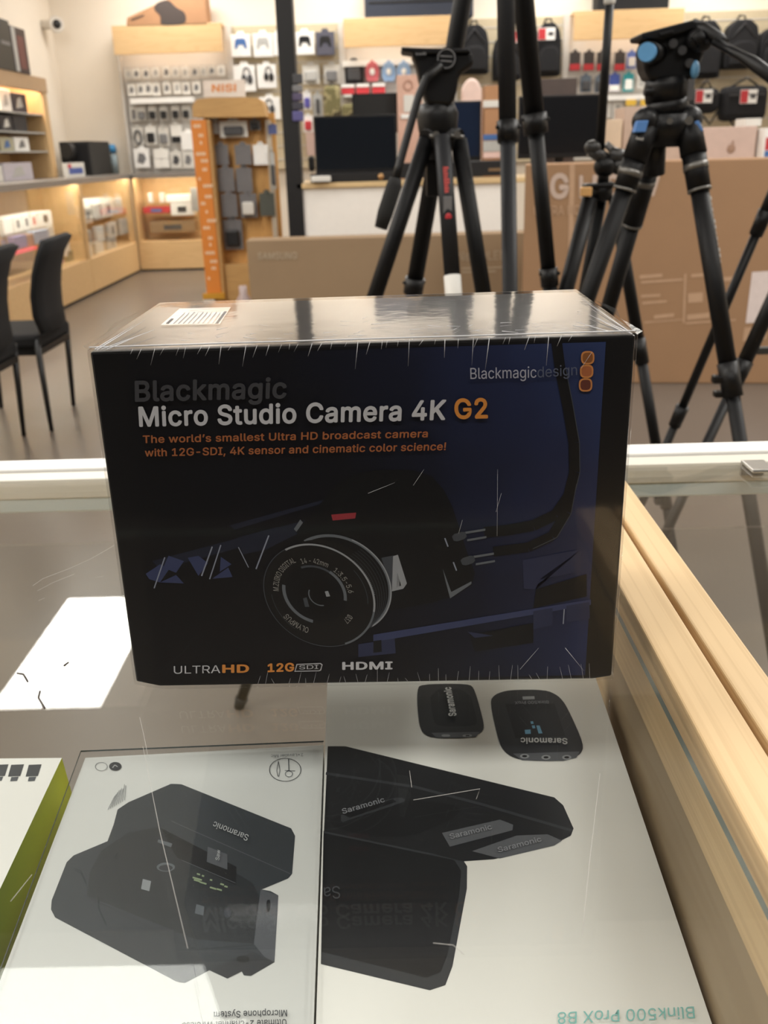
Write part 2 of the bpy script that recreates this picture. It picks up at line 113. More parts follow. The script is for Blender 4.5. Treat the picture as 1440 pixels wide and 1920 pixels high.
    'y': (390, [[47,-139,61,-86,71,-87,83,-89,94,-90,104,-89,113,-86,122,-81,130,-74,138,-64,145,-51,151,-36,163,-1,17,379,84,379,165,155,173,132,180,109,187,87,193,64,199,42,206,21,184,21,190,42,196,64,202,87,209,110,216,132,224,155,305,379,371,379,204,-58,196,-77,187,-93,177,-107,165,-119,153,-128,139,-136,125,-141,109,-144,91,-145,82,-145,73,-144,65,-143,57,-142,52,-140]]),
    '×': (453, [[348,38,67,320,106,360,387,78], [106,38,67,78,348,360,387,320]]),
    'Ø': (534, [[267,-7,225,-3,186,7,150,25,119,49,92,79,70,115,53,157,44,203,40,254,44,305,53,352,70,393,92,429,119,459,150,484,186,501,225,512,267,516,309,512,348,501,384,484,415,459,442,429,464,393,480,352,490,305,493,254,490,203,480,157,464,115,442,79,415,49,384,25,348,7,309,-3], [267,53,296,55,324,63,349,76,372,94,392,116,408,144,420,176,428,213,430,254,428,295,420,332,408,365,392,392,372,415,349,433,324,446,296,453,267,456,237,453,210,445,184,433,161,415,142,392,125,364,113,332,106,295,103,254,106,213,113,176,125,144,142,117,161,94,184,76,210,63,237,55], [108,-16,64,15,426,525,470,493]]),
    '’': (177, [[52,318,82,509,151,509,98,318]]),
}
CAPH = 509
# ------------------------------------------------------------------ helpers
def ray(px, py): return (px-720)/FPX*CR + (960-py)/FPX*CU + CF
def aY(px, py, Y): d = ray(px, py); return CP + d*(Y/d.y)
def aX(px, py, X): d = ray(px, py); return CP + d*(X/d.x)
def aZ(px, py, z): d = ray(px, py); return CP + d*((z-H)/d.z)
def lin(c): return tuple(((v/255)/12.92 if v/255 <= .04045 else ((v/255+.055)/1.055)**2.4) for v in c)

MATS = {}
def mat(name, rgb=(200, 200, 200), rough=.5, metal=0., noise=.06, scale=30., bump=0., coat=0., spec=.5, stretch=(1, 1, 1), emit=0.):
    if name in MATS: return MATS[name]
    M = bpy.data.materials.new(name); M.use_nodes = True
    nt = M.node_tree; N = nt.nodes; L = nt.links
    b = N['Principled BSDF']
    c = lin(rgb)
    tc = N.new('ShaderNodeTexCoord'); mp = N.new('ShaderNodeMapping'); mp.inputs['Scale'].default_value = stretch
    L.new(tc.outputs['Object'], mp.inputs[0])
    nz = N.new('ShaderNodeTexNoise'); nz.inputs['Scale'].default_value = scale; nz.inputs['Detail'].default_value = 4
    L.new(mp.outputs[0], nz.inputs['Vector'])
    mx = N.new('ShaderNodeMix'); mx.data_type = 'RGBA'
    mx.inputs[6].default_value = (*[v*(1-noise*1.5) for v in c], 1); mx.inputs[7].default_value = (*[min(1, v*(1+noise*1.5)) for v in c], 1)
    L.new(nz.outputs['Fac'], mx.inputs[0]); L.new(mx.outputs[2], b.inputs['Base Color'])
    b.inputs['Roughness'].default_value = rough; b.inputs['Metallic'].default_value = metal
    b.inputs['Coat Weight'].default_value = coat; b.inputs['Coat Roughness'].default_value = .08
    b.inputs['Specular IOR Level'].default_value = spec
    if emit:
        b.inputs['Emission Color'].default_value = (*c, 1); b.inputs['Emission Strength'].default_value = emit
    if bump:
        bp = N.new('ShaderNodeBump'); bp.inputs['Strength'].default_value = bump; bp.inputs['Distance'].default_value = .002
        L.new(nz.outputs['Fac'], bp.inputs['Height']); L.new(bp.outputs[0], b.inputs['Normal'])
    MATS[name] = M; return M
def wood(name, rgb, axis='Y', rough=.4, scale=1.0, contrast=.12, rings=42, dist=.6, along=1.2):
    if name in MATS: return MATS[name]
    M = bpy.data.materials.new(name); M.use_nodes = True; nt = M.node_tree; N = nt.nodes; L = nt.links
    b = N['Principled BSDF']; c = lin(rgb)
    tc = N.new('ShaderNodeTexCoord'); mp = N.new('ShaderNodeMapping')
    st = {'X': (along, 14, 14), 'Y': (14, along, 14), 'Z': (14, 14, along)}[axis]
    mp.inputs['Scale'].default_value = [v*scale for v in st]
    L.new(tc.outputs['Object'], mp.inputs[0])
    nz = N.new('ShaderNodeTexNoise'); nz.inputs['Scale'].default_value = 3; nz.inputs['Detail'].default_value = 3; nz.inputs['Distortion'].default_value = dist
    L.new(mp.outputs[0], nz.inputs['Vector'])
    wv = N.new('ShaderNodeMath'); wv.operation = 'SINE'
    ml = N.new('ShaderNodeMath'); ml.operation = 'MULTIPLY'; ml.inputs[1].default_value = rings
    L.new(nz.outputs['Fac'], ml.inputs[0]); L.new(ml.outputs[0], wv.inputs[0])
    rp = N.new('ShaderNodeMapRange'); rp.inputs[1].default_value = .2; rp.inputs[2].default_value = 1
    L.new(wv.outputs[0], rp.inputs[0])
    mx = N.new('ShaderNodeMix'); mx.data_type = 'RGBA'
    mx.inputs[6].default_value = (*c, 1); mx.inputs[7].default_value = (c[0]*(1-contrast*1.5), c[1]*(1-contrast*1.9), c[2]*(1-contrast*2.4), 1)
    L.new(rp.outputs[0], mx.inputs[0]); L.new(mx.outputs[2], b.inputs['Base Color'])
    b.inputs['Roughness'].default_value = rough
    MATS[name] = M; return M
def clear(name, tint=(.97, .985, .975), f0=.04, bump=0., scale=60, stretch=(1, 1, 1), rough=.0, haze=0.):
    """thin clear sheet: transparent mixed with a mirror by a Schlick term"""
    if name in MATS: return MATS[name]
    M = bpy.data.materials.new(name); M.use_nodes = True; nt = M.node_tree; N = nt.nodes; L = nt.links
    N.remove(N['Principled BSDF']); out = N['Material Output']
    tr = N.new('ShaderNodeBsdfTransparent'); tr.inputs[0].default_value = (*tint, 1)
    gl = N.new('ShaderNodeBsdfGlossy'); gl.inputs['Roughness'].default_value = rough; gl.inputs[0].default_value = (1, 1, 1, 1)
    lw = N.new('ShaderNodeLayerWeight'); lw.inputs[0].default_value = .5
    pw = N.new('ShaderNodeMath'); pw.operation = 'POWER'; pw.inputs[1].default_value = 5
    ma = N.new('ShaderNodeMath'); ma.operation = 'MULTIPLY_ADD'; ma.inputs[1].default_value = 1-f0; ma.inputs[2].default_value = f0
    L.new(lw.outputs['Facing'], pw.inputs[0]); L.new(pw.outputs[0], ma.inputs[0])
    mx = N.new('ShaderNodeMixShader'); L.new(ma.outputs[0], mx.inputs[0]); L.new(tr.outputs[0], mx.inputs[1]); L.new(gl.outputs[0], mx.inputs[2])
    last = mx
    if haze:
        df = N.new('ShaderNodeBsdfDiffuse'); df.inputs[0].default_value = (.8, .8, .8, 1)
        m2 = N.new('ShaderNodeMixShader'); m2.inputs[0].default_value = haze; L.new(mx.outputs[0], m2.inputs[1]); L.new(df.outputs[0], m2.inputs[2]); last = m2
    if bump:
        tc = N.new('ShaderNodeTexCoord'); mp = N.new('ShaderNodeMapping'); mp.inputs['Scale'].default_value = stretch
        L.new(tc.outputs['Object'], mp.inputs[0])
        nz = N.new('ShaderNodeTexNoise'); nz.inputs['Scale'].default_value = scale; nz.inputs['Detail'].default_value = 3
        L.new(mp.outputs[0], nz.inputs['Vector'])
        bp = N.new('ShaderNodeBump'); bp.inputs['Strength'].default_value = bump; bp.inputs['Distance'].default_value = .001
        L.new(nz.outputs['Fac'], bp.inputs['Height']); L.new(bp.outputs[0], gl.inputs['Normal']); L.new(bp.outputs[0], lw.inputs['Normal'])
    L.new(last.outputs[0], out.inputs[0])
    MATS[name] = M; return M

WO = {}                                    # world origin of every object built
class MB:
    def __init__(s): s.bm = bmesh.new(); s.mi = 0
    def face(s, pts):
        f = s.bm.faces.new([s.bm.verts.new(p) for p in pts]); f.material_index = s.mi; return f
    def box(s, x0, x1, y0, y1, z0, z1, bev=0.):
        x0, x1 = min(x0, x1), max(x0, x1); y0, y1 = min(y0, y1), max(y0, y1); z0, z1 = min(z0, z1), max(z0, z1)
        v = [s.bm.verts.new(p) for p in ((x0, y0, z0), (x1, y0, z0), (x1, y1, z0), (x0, y1, z0), (x0, y0, z1), (x1, y0, z1), (x1, y1, z1), (x0, y1, z1))]
        fs = [s.bm.faces.new([v[i] for i in q]) for q in ((0, 3, 2, 1), (4, 5, 6, 7), (0, 1, 5, 4), (1, 2, 6, 5), (2, 3, 7, 6), (3, 0, 4, 7))]
        for f in fs: f.material_index = s.mi
        s._bev(fs, bev); return s
    def _bev(s, fs, bev, seg=2):
        if bev:
            es = list({e for f in fs for e in f.edges})
            bmesh.ops.bevel(s.bm, geom=es, offset=bev, segments=seg, affect='EDGES', profile=.5)
    def prism(s, pts, vec, bev=0.):
        vec = Vector(vec); pts = [Vector(p) for p in pts]
        a = [s.bm.verts.new(p) for p in pts]; b = [s.bm.verts.new(p+vec) for p in pts]; n = len(pts)
        fs = [s.bm.faces.new(a), s.bm.faces.new(b[::-1])]
        fs += [s.bm.faces.new([a[i], b[i], b[(i+1) % n], a[(i+1) % n]]) for i in range(n)]
        for f in fs: f.material_index = s.mi
        bmesh.ops.recalc_face_normals(s.bm, faces=fs)
        s._bev(fs, bev); return s
    def tube(s, p0, p1, r0, r1=None, seg=14, cap=True):
        return s.sweep([p0, p1], [r0, r0 if r1 is None else r1], seg, cap)
    def sweep(s, pts, rs, seg=12, cap=True):
        pts = [Vector(p) for p in pts]
        if not isinstance(rs, (list, tuple)): rs = [rs]*len(pts)
        rings = []; up = None
        for i, p in enumerate(pts):
            d = (pts[min(i+1, len(pts)-1)]-pts[max(i-1, 0)]).normalized()
            if up is None: up = Vector((0, 0, 1)) if abs(d.z) < .9 else Vector((1, 0, 0))
            a = d.cross(up).normalized(); b = a.cross(d); up = b
            rings.append([s.bm.verts.new(p+rs[i]*(math.cos(2*math.pi*k/seg)*a+math.sin(2*math.pi*k/seg)*b)) for k in range(seg)])
        for i in range(len(rings)-1):
            for k in range(seg):
                f = s.bm.faces.new([rings[i][k], rings[i][(k+1) % seg], rings[i+1][(k+1) % seg], rings[i+1][k]]); f.smooth = True; f.material_index = s.mi
        if cap:
            for r in (rings[0], rings[-1][::-1]):
                f = s.bm.faces.new(r); f.material_index = s.mi
        return s
    def ell(s, c, r, u=16, v=10):
        c = Vector(c); r = (r, r, r) if not isinstance(r, (tuple, list)) else r
        R = bmesh.ops.create_uvsphere(s.bm, u_segments=u, v_segments=v, radius=1, matrix=Matrix.Translation(c) @ Matrix.Diagonal((*r, 1)))
        for f in {f for vv in R['verts'] for f in vv.link_faces}: f.smooth = True; f.material_index = s.mi
        return s
    def grid(s, rows, thick=None):
        V = [[s.bm.verts.new(p) for p in r] for r in rows]
        fs = []
        for i in range(len(V)-1):
            for j in range(len(V[0])-1):
                f = s.bm.faces.new([V[i][j], V[i][j+1], V[i+1][j+1], V[i+1][j]]); f.smooth = True; f.material_index = s.mi; fs.append(f)
        if thick:
            bmesh.ops.recalc_face_normals(s.bm, faces=fs)
            bmesh.ops.solidify(s.bm, geom=fs, thickness=thick)
        return s
    def build(s, name, mats, parent=None, label=None, cat=None, group=None, kind=None):
        if not isinstance(mats, (list, tuple)): mats = [mats]
        bm = s.bm; bmesh.ops.recalc_face_normals(bm, faces=bm.faces[:]) if name not in NOFLIP else None
        xs = [v.co for v in bm.verts]
        lo = Vector([min(p[i] for p in xs) for i in range(3)]); hi = Vector([max(p[i] for p in xs) for i in range(3)])
        o = Vector(((lo.x+hi.x)/2, (lo.y+hi.y)/2, lo.z))
        for v in bm.verts: v.co -= o
        me = bpy.data.meshes.new(name); bm.to_mesh(me); bm.free()
        for q in mats: me.materials.append(q)
        return link(me, name, o, parent, label, cat, group, kind)
NOFLIP = set()
def link(me, name, o, parent=None, label=None, cat=None, group=None, kind=None):
    ob = bpy.data.objects.new(name, me); COL.objects.link(ob)
    if parent is not None:
        ob.parent = parent; ob.location = o-WO[parent.name]
    else: ob.location = o
    WO[ob.name] = Vector(o)
    tag(ob, label, cat, group, kind); return ob
def tag(ob, label=None, cat=None, group=None, kind=None):
    if label: ob['label'] = label
    if cat: ob['category'] = cat
    if group: ob['group'] = group
    if kind: ob['kind'] = kind
    return ob
def thing(name, loc, label, cat, group=None):
    return link(None, name, Vector(loc), None, label, cat, group)
def struct(mb, name, m): return mb.build(name, m, None, kind='structure')

def _area(P): return sum(P[i][0]*P[(i+1) % len(P)][1]-P[(i+1) % len(P)][0]*P[i][1] for i in range(len(P)))/2
def _inside(p, P):
    r = False
    for i in range(len(P)):
        (x0, y0), (x1, y1) = P[i], P[i-1]
        if (y0 > p[1]) != (y1 > p[1]) and p[0] < (x1-x0)*(p[1]-y0)/(y1-y0)+x0: r = not r
    return r
def text_mesh(body, bold=0.):
    """flat lettering from the outlines in GLYPHS; heavier weights by widening the strokes"""
    layers = {}; x = 0                                   # strokes that cross inside one letter are filled separately
    for ch in body:
        adv, loops = GLYPHS[ch]
        loops = [list(zip(q[::2], q[1::2])) for q in loops]
        outer = [P for P in loops if _area(P) < 0]; holes = [P for P in loops if _area(P) >= 0]
        for j, P in enumerate(outer):
            for Q in [P]+[h for h in holes if _inside(h[0], P)]:
                layers.setdefault(j, []).append([((px+x)/1000, py/1000) for px, py in Q])
        x += adv+(bold*1000 if bold > 0 else 0)
    V, F = [], []
    for j, sps in layers.items():
        cu = bpy.data.curves.new('t', 'CURVE'); cu.dimensions = '2D'; cu.fill_mode = 'BOTH'
        for P in sps:
            s = cu.splines.new('POLY'); s.points.add(len(P)-1); s.use_cyclic_u = True
            for k, (px, py) in enumerate(P): s.points[k].co = (px, py, 0, 1)
        ob = bpy.data.objects.new('t', cu); COL.objects.link(ob)
        me = bpy.data.meshes.new_from_object(ob)
        COL.objects.unlink(ob); bpy.data.objects.remove(ob); bpy.data.curves.remove(cu)
        vs = [v.co.copy() for v in me.vertices]; fs = [tuple(p.vertices) for p in me.polygons]
        bpy.data.meshes.remove(me)
        for k in range(8 if bold > 0 else 1):
            d = Vector((bold*math.cos(k*math.pi/4), bold*math.sin(k*math.pi/4), k+8*j)) if bold > 0 else Vector((0, 0, j))
            n = len(V); V += [v+d for v in vs]; F += [tuple(i+n for i in f) for f in fs]
    me = bpy.data.meshes.new('lettering'); me.from_pydata(V, [], F)
    return me
def lettering(body, P0, P1, P2, m, parent, bold=.012, name='lettering', label=None, warp=None, lift=0., cap=None):
    """text whose baseline runs P0->P1 and whose cap height reaches P2 (a point above P0)"""
    me = text_mesh(body, bold)
    P0, P1, P2 = Vector(P0), Vector(P1), Vector(P2)
    xs = [v.co.x for v in me.vertices]; x0, x1 = min(xs), max(xs)
    ch = CAPH/1000
    U = P1-P0; V = P2-P0
    n = U.cross(V).normalized()
    pts = []
    for v in me.vertices:
        u = (v.co.x-x0)/(x1-x0); t = v.co.y/ch
        pts.append(warp(u, t, v.co.z) if warp else P0+U*u+V*t+n*v.co.z*V.length*.0006)
    lo = Vector([min(p[i] for p in pts) for i in range(3)]); hi = Vector([max(p[i] for p in pts) for i in range(3)])
    o = (lo+hi)/2
    for v, p in zip(me.vertices, pts): v.co = p-o
    me.materials.append(m)
    return link(me, name, o, parent, label)
def pbox(mb, px0, py0, px1, py1, Y, depth, bev=0.):
    xm, ym = (px0+px1)/2, (py0+py1)/2
    x0 = aY(px0, ym, Y).x; x1 = aY(px1, ym, Y).x; z1 = aY(xm, py0, Y).z; z0 = aY(xm, py1, Y).z
    mb.box(x0, x1, Y, Y+depth, z0, z1, bev); return x0, x1, z0, z1
def xbox(mb, px0, py0, px1, py1, X, depth, bev=0.):
    """box whose front face lies in the plane x = X (facing +x)"""
    xm, ym = (px0+px1)/2, (py0+py1)/2
    y0 = aX(px0, ym, X).y; y1 = aX(px1, ym, X).y; z1 = aX(xm, py0, X).z; z0 = aX(xm, py1, X).z
    mb.box(X-depth, X, y0, y1, z0, z1, bev); return y0, y1, z0, z1
ORD = ['first', 'second', 'third', 'fourth', 'fifth', 'sixth', 'seventh', 'eighth', 'ninth', 'tenth', 'eleventh', 'twelfth']

# common materials
WALLC = mat('cream_paint', (236, 226, 211), .8, noise=.02, scale=4)
MAPLE = wood('maple_laminate', (222, 186, 136), 'X', .45, .35, .05)
MAPLEZ = wood('maple_laminate_upright', (214, 180, 132), 'Z', .45, .35, .05)
MAPLEY = wood('maple_laminate_long', (214, 180, 132), 'Y', .45, .35, .05)
WHITE = mat('white_card', (246, 245, 242), .5, noise=.03)
OFFW = mat('offwhite_plastic', (222, 220, 214), .5, noise=.03)
GREYL = mat('light_grey', (185, 185, 182), .5)
GREYM = mat('mid_grey', (120, 120, 122), .5)
GREYD = mat('dark_grey', (70, 70, 73), .5)
BLK = mat('black_plastic', (24, 24, 26), .45)
BLKM = mat('black_matte', (20, 20, 22), .7)
BLKF = mat('black_fabric', (26, 26, 29), .9, noise=.2, scale=120, bump=.3)
CLEARP = clear('clear_blister', bump=.15, scale=80)
RED = mat('red_print', (196, 52, 60), .5)
BLUE = mat('blue_print', (70, 110, 170), .5)
ALU = mat('brushed_aluminium', (205, 204, 200), .28, metal=.85, noise=.03, scale=40, stretch=(.2, 8, 8))
CHROME = mat('polished_steel', (210, 210, 212), .18, metal=1.)
BEIGE = mat('beige_slat', (205, 190, 160), .6)

# ================================================================== ROOM
RX0, RX1, RY0, RY1 = -3.85, 5.2, -2.4, 12.1
FLOORM = mat('polished_concrete', (101, 93, 86), .3, noise=.10, scale=1.6, spec=.5)
struct(MB().box(RX0-.2, RX1+.2, RY0-.2, RY1+.2, -.2, 0), 'floor', FLOORM)
struct(MB().box(RX0-.2, RX1+.2, RY1, RY1+.2, 0, CEIL), 'wall_back', WALLC)
struct(MB().box(RX0-.2, RX0, RY0, RY1, 0, CEIL), 'wall_left', WALLC)
struct(MB().box(RX1, RX1+.2, RY0, RY1, 0, CEIL), 'wall_right', WALLC)
struct(MB().box(RX0-.2, RX1+.2, RY0-.2, RY0, 0, CEIL), 'wall_rear', mat('charcoal_paint', (46, 44, 43), .85))
struct(MB().box(RX0-.2, RX1+.2, RY0-.2, RY1+.2, CEIL, CEIL+.2), 'ceiling', mat('ceiling_tile', (235, 233, 228), .9))
struct(MB().box(RX0, RX1, 2.75, 4.1, CEIL-.14, CEIL), 'ceiling_beam', mat('dark_bulkhead', (70, 66, 62), .8))

# ================================================================== GLASS SHOWCASES AT THE FRONT
GLASS = clear('case_glass', (.975, .985, .98), .024)
GEDGE = mat('glass_edge', (128, 136, 130), .25)
RAILW = mat('white_enamel', (250, 249, 246), .35, noise=.01)
RAILC = mat('cream_enamel', (222, 218, 206), .4, noise=.02)
LAMPH = mat('pale_blue_housing', (205, 218, 220), .35, noise=.02)
OAK = wood('maple_edge_rail', (230, 200, 154), 'Y', .42, 4.0, .055, 16, .1, .12)
INWOOD = wood('maple_case_lining', (172, 152, 124), 'Y', .5, .5, .05)
case_body = mat('case_base', (206, 178, 136), .5)
def glass_slab(x0, x1, y0, y1, z0, z1, name, parent):
    b = MB(); b.box(x0, x1, y0, y1, z0, z1)
    for f in b.bm.faces: f.material_index = 0 if abs(f.normal.z) > .5 or f.calc_center_median().z > z1-1e-6 or f.calc_center_median().z < z0+1e-6 else 1
    return b.build(name, [GLASS, GEDGE], parent)
HB0, HB1 = aY(0, 964, .7672).z, aY(0, 926, .7672).z
def showcase(x0, x1, rail0, rail1, label, shelf, side):
    t = thing('glass_showcase', ((x0+x1)/2, .52, 0), label, 'showcase')
    MB().box(x0+.003, x1-.003, .20, .812, 0, .5, .003).build('base_cabinet', case_body, t)
    gx0, gx1 = (x0, rail0-.0055) if side > 0 else (rail1+.001, x1)
    glass_slab(gx0, gx1, .19, .775, .9955, 1.0, 'glass_top', t)
    MB().box(rail0, rail1, .18, .762, .955, 1.006, .0012).build('wooden_edge_rail', OAK, t)
    xs = (rail0+.001, rail1-.006)
    MB().box(xs[0], xs[1], .2, .80, .5, .954).build('side_panel', INWOOD, t)
    b = MB(); b.box(x0, x1, .800, .806, .5, .925)
    b.build('glass_front', GLASS, t)
    r = MB(); r.box(x0, x1, .7895, .817, .985, 1.004, .0015); r.build('front_rail', RAILW, t)
    MB().box(x0, x1, .7655, .7865, .984, 1.0015, .0008).build('glass_channel', RAILC, t)
    MB().box(x0+.02, x1-.02, .7672, .797, HB0, HB1, .002).build('lamp_housing', LAMPH, t)
    return t
left_case = showcase(-1.15, .1628, .137, .1622, 'glass topped display case in the foreground carrying the shrink wrapped camera box', True, 1)
right_case = showcase(.1655, 1.45, .166, .1872, 'empty glass topped display case right of the wooden double rail', False, -1)
# tilted glass shelf under the left top
KT = .166
def zT(y): return .93+KT*(y-.53)
def aT(px, py, l=0.):
    d = ray(px, py)   # plane z = zT(y)+l
    t = (.93-KT*.53+l-H)/(d.z-KT*d.y)
    return CP+d*t
TN = Vector((0, -KT, 1)).normalized()
b = MB()
q = [(-.9, .215), (.134, .215), (.134, .485), (-.9, .485)]
b.prism([Vector((x, y, zT(y)-.046)) for x, y in q], (0, 0, -.005))
b.build('glass_shelf', [GLASS], left_case)
b = MB(); p = aY(1388, 880, .765); p2 = aY(1430, 903, .762)
b.box(p.x, p2.x, .738, .765, 1.0005, 1.0035, .0008); b.box(p.x, p2.x, .7625, .766, .99, 1.003)
b.build('glass_clip', ALU, right_case)

sm = mat('glass_scratch', (196, 194, 190), .5, noise=0)
b = MB()
for pts in ([(62, 1098), (80, 1085), (130, 1066), (170, 1048), (215, 1022)], [(70, 1108), (100, 1092), (140, 1076)], [(72, 1126), (84, 1121)], [(180, 1083), (194, 1080)], [(262, 1345), (270, 1380), (278, 1420)], [(20, 1690), (60, 1640)], [(775, 1500), (900, 1479), (893, 1498)], [(768, 1445), (772, 1476)], [(870, 1790), (850, 1772), (812, 1768)], [(268, 1400), (300, 1560), (352, 1778)], [(1125, 1450), (1105, 1620), (1092, 1755)]):
    b.sweep([aZ(x, y, 1.0001) for x, y in pts], .00010, 5)
b.build('scratch', sm, left_case, 'fine pale scratches')
b = MB()
for pts in ([(32, 1262), (44, 1264), (52, 1278)], [(75, 1296), (72, 1308), (78, 1318), (84, 1328)], [(120, 1248), (128, 1242)]): b.sweep([aZ(x, y, 1.0002) for x, y in pts], .0005, 5)
b.build('scuff', mat('dark_scuff', (90, 84, 80), .7), left_case, 'small dark scuffs')
# ------------------------------------------------------------------ print helpers
def chaikin(pts, n=2):
    for _ in range(n):
        q = []
        for i in range(len(pts)):
            a, c = pts[i], pts[(i+1) % len(pts)]
            q += [(a[0]*.78+c[0]*.22, a[1]*.78+c[1]*.22), (a[0]*.22+c[0]*.78, a[1]*.22+c[1]*.78)]
        pts = q
    return pts
class Print:
    """flat ink shapes on one plane; each shape is a face with its own ink"""
    def __init__(s, plane): s.p = plane; s.mb = MB(); s.m = []; s.k = 0
    def ink(s, m):
        if m not in s.m: s.m.append(m)
        s.mb.mi = s.m.index(m)
    def poly(s, m, pts, rnd=0, lift=None):
        s.ink(m); s.k += 1
        pts = chaikin(pts, rnd) if rnd else pts
        f = s.mb.face([s.p(x, y, lift if lift is not None else .00012+.000009*s.k) for x, y in pts])
        bmesh.ops.triangulate(s.mb.bm, faces=[f]) if len(pts) > 4 else None
    def line(s, m, pts, wd):
        s.ink(m); s.k += 1; L = .00012+.000009*s.k
        for i in range(len(pts)-1):
            a, c = Vector(pts[i]), Vector(pts[i+1]); n = (c-a).normalized(); n = Vector((-n.y, n.x))*wd/2
            s.mb.face([s.p(*v, L) for v in (a+n, c+n, c-n, a-n)])
    def ring(s, m, fn, s0, s1, t0, t1, n=40):
        s.ink(m); s.k += 1; L = .00012+.000009*s.k
        for i in range(n):
            a, c = [math.radians(t0+(t1-t0)*(i+j)/n) for j in (0, 1)]
            s.mb.face([s.p(*fn(k, t), L) for k, t in ((s0, a), (s1, a), (s1, c), (s0, c))])
    def disc(s, m, fn, k, n=48): s.poly(m, [fn(k, 2*math.pi*i/n) for i in range(n)])
    def build(s, name, parent, label=None): return s.mb.build(name, s.m, parent, label)
NOFLIP.add('printed_picture')
def txt(body, a, c, capy, plane, m, parent, bold=.012, lift=.0020, name='lettering', label=None):
    a3, c3 = plane(*a, lift), plane(*c, lift); up = plane(*capy, lift)
    return lettering(body, a3, c3, up, m, parent, bold, name, label)

# ================================================================== THE SHRINK-WRAPPED CAMERA BOX
YB, DB = .42, .139
def PF(px, py, l=0.): return aY(px, py, YB-l)
outline = [(168, 660), (1192, 628), (1147, 1270), (1112, 1275.5), (300, 1289), (255, 1280)]
BOXBLK = mat('glossy_black_card', (17, 17, 19), .32, noise=.05, coat=.35)
hero = MB()
pts = [PF(*p) for p in outline]
zmin = min(p.z for p in pts)
for p in pts: p.z += (1.0012-zmin)*max(0, 1-(p.z-zmin)/.03)
hero.prism(pts, (0, DB, 0), .0011)
hero = hero.build('boxed_camera', BOXBLK, None, 'dark blue and black camera box in shrink wrap standing on the glass showcase', 'box')
# front picture panel
fm = bpy.data.materials.new('front_photo_print'); fm.use_nodes = True
nt = fm.node_tree; N = nt.nodes; L = nt.links; bs = N['Principled BSDF']
tc = N.new('ShaderNodeTexCoord'); sx = N.new('ShaderNodeSeparateXYZ'); L.new(tc.outputs['Object'], sx.inputs[0])
nz = N.new('ShaderNodeTexNoise'); nz.inputs['Scale'].default_value = 14; nz.inputs['Detail'].default_value = 3; L.new(tc.outputs['Object'], nz.inputs['Vector'])
def mth(op, a, bv=None, c=None):
    n = N.new('ShaderNodeMath'); n.operation = op
    for i, v in enumerate((a, bv, c)):
        if v is None: continue
        if isinstance(v, (int, float)): n.inputs[i].default_value = v
        else: L.new(v, n.inputs[i])
    return n.outputs[0]
u = mth('MULTIPLY_ADD', sx.outputs['X'], 4.2, .40)                 # 0 left .. 1 right
v = mth('MULTIPLY_ADD', sx.outputs['Z'], 1.2, -.10)
g = mth('ADD', mth('ADD', u, v), mth('MULTIPLY_ADD', nz.outputs['Fac'], .35, -.17))
cr = N.new('ShaderNodeValToRGB'); L.new(g, cr.inputs[0])
e = cr.color_ramp.elements; e[0].position = .0; e[0].color = (*lin((15, 15, 18)), 1); e[1].position = 1.0; e[1].color = (*lin((44, 58, 98)), 1)
for pos, c in ((.38, (14, 15, 22)), (.58, (19, 23, 40)), (.8, (31, 39, 70))):
    q = e.new(pos); q.color = (*lin(c), 1)
L.new(cr.outputs[0], bs.inputs['Base Color']); bs.inputs['Roughness'].default_value = .35
pb = MB(); pb.face([PF(*p, .0004) for p in ((236, 668), (1136, 641), (1097, 1266), (290, 1280))]); NOFLIP.add('front_panel')
pb.build('front_panel', fm, hero, 'dark blue printed front panel')
I = lambda n, c: mat('ink_'+n, c, .4, noise=.0)
pr = Print(lambda x, y, l: PF(x, y, l+.0004))
dim, blu, blu2, lt, dk, dk2, sil = I('dim_blue', (28, 32, 48)), I('steel_blue', (54, 62, 96)), I('mid_blue', (40, 46, 74)), I('pale_line', (140, 146, 160)), I('soot', (13, 14, 17)), I('soot_brown', (22, 21, 21)), I('silver', (150, 153, 156))
gry, sil2, redi = I('grey', (66, 70, 76)), I('pewter', (100, 105, 110)), I('red', (150, 50, 58))
# lit trusses of the studio
pr.poly(dim, [(285, 1052), (600, 968), (600, 985), (300, 1068)])
pr.poly(dim, [(430, 985), (650, 925), (652, 930), (440, 993)])
for q in ([(273, 1076), (300, 1058), (318, 1066), (300, 1092), (280, 1086)], [(316, 1042), (345, 1052), (330, 1074), (306, 1064)], [(300, 1092), (330, 1078), (345, 1094)], [(352, 1046), (372, 1042), (390, 1056), (372, 1080)], [(398, 1085), (428, 1064), (436, 1082)], [(414, 1044), (434, 1058), (412, 1072)], [(445, 1008), (520, 988), (560, 1000), (500, 1030), (455, 1040)]): pr.poly(blu if q[0][0] < 440 else dim, q)
for a, c, wd in (((309, 1045), (289, 1103), 2.2), ((398, 1025), (378, 1080), 2.5), ((414, 1022), (393, 1086), 2.2), ((504, 1004), (480, 1067), 2.5), ((447, 1026), (466, 1064), 1.6)): pr.line(lt, [a, c], wd)
pr.poly(blu, [(700, 1190), (1108, 1124), (1108, 1134), (700, 1204)])
pr.poly(blu2, [(1000, 1146), (1036, 1140), (1036, 1172), (1000, 1180)]); pr.poly(blu2, [(1062, 1136), (1105, 1129), (1106, 1160), (1062, 1168)])
pr.poly(blu2, [(672, 1208), (740, 1197), (742, 1225), (672, 1232)]); pr.poly(dk, [(700, 1202), (715, 1200), (716, 1222), (700, 1224)])
pr.poly(dk, [(880, 1190), (1000, 1168), (1000, 1205), (890, 1222)]); pr.poly(blu2, [(876, 1184), (925, 1192), (890, 1196)])
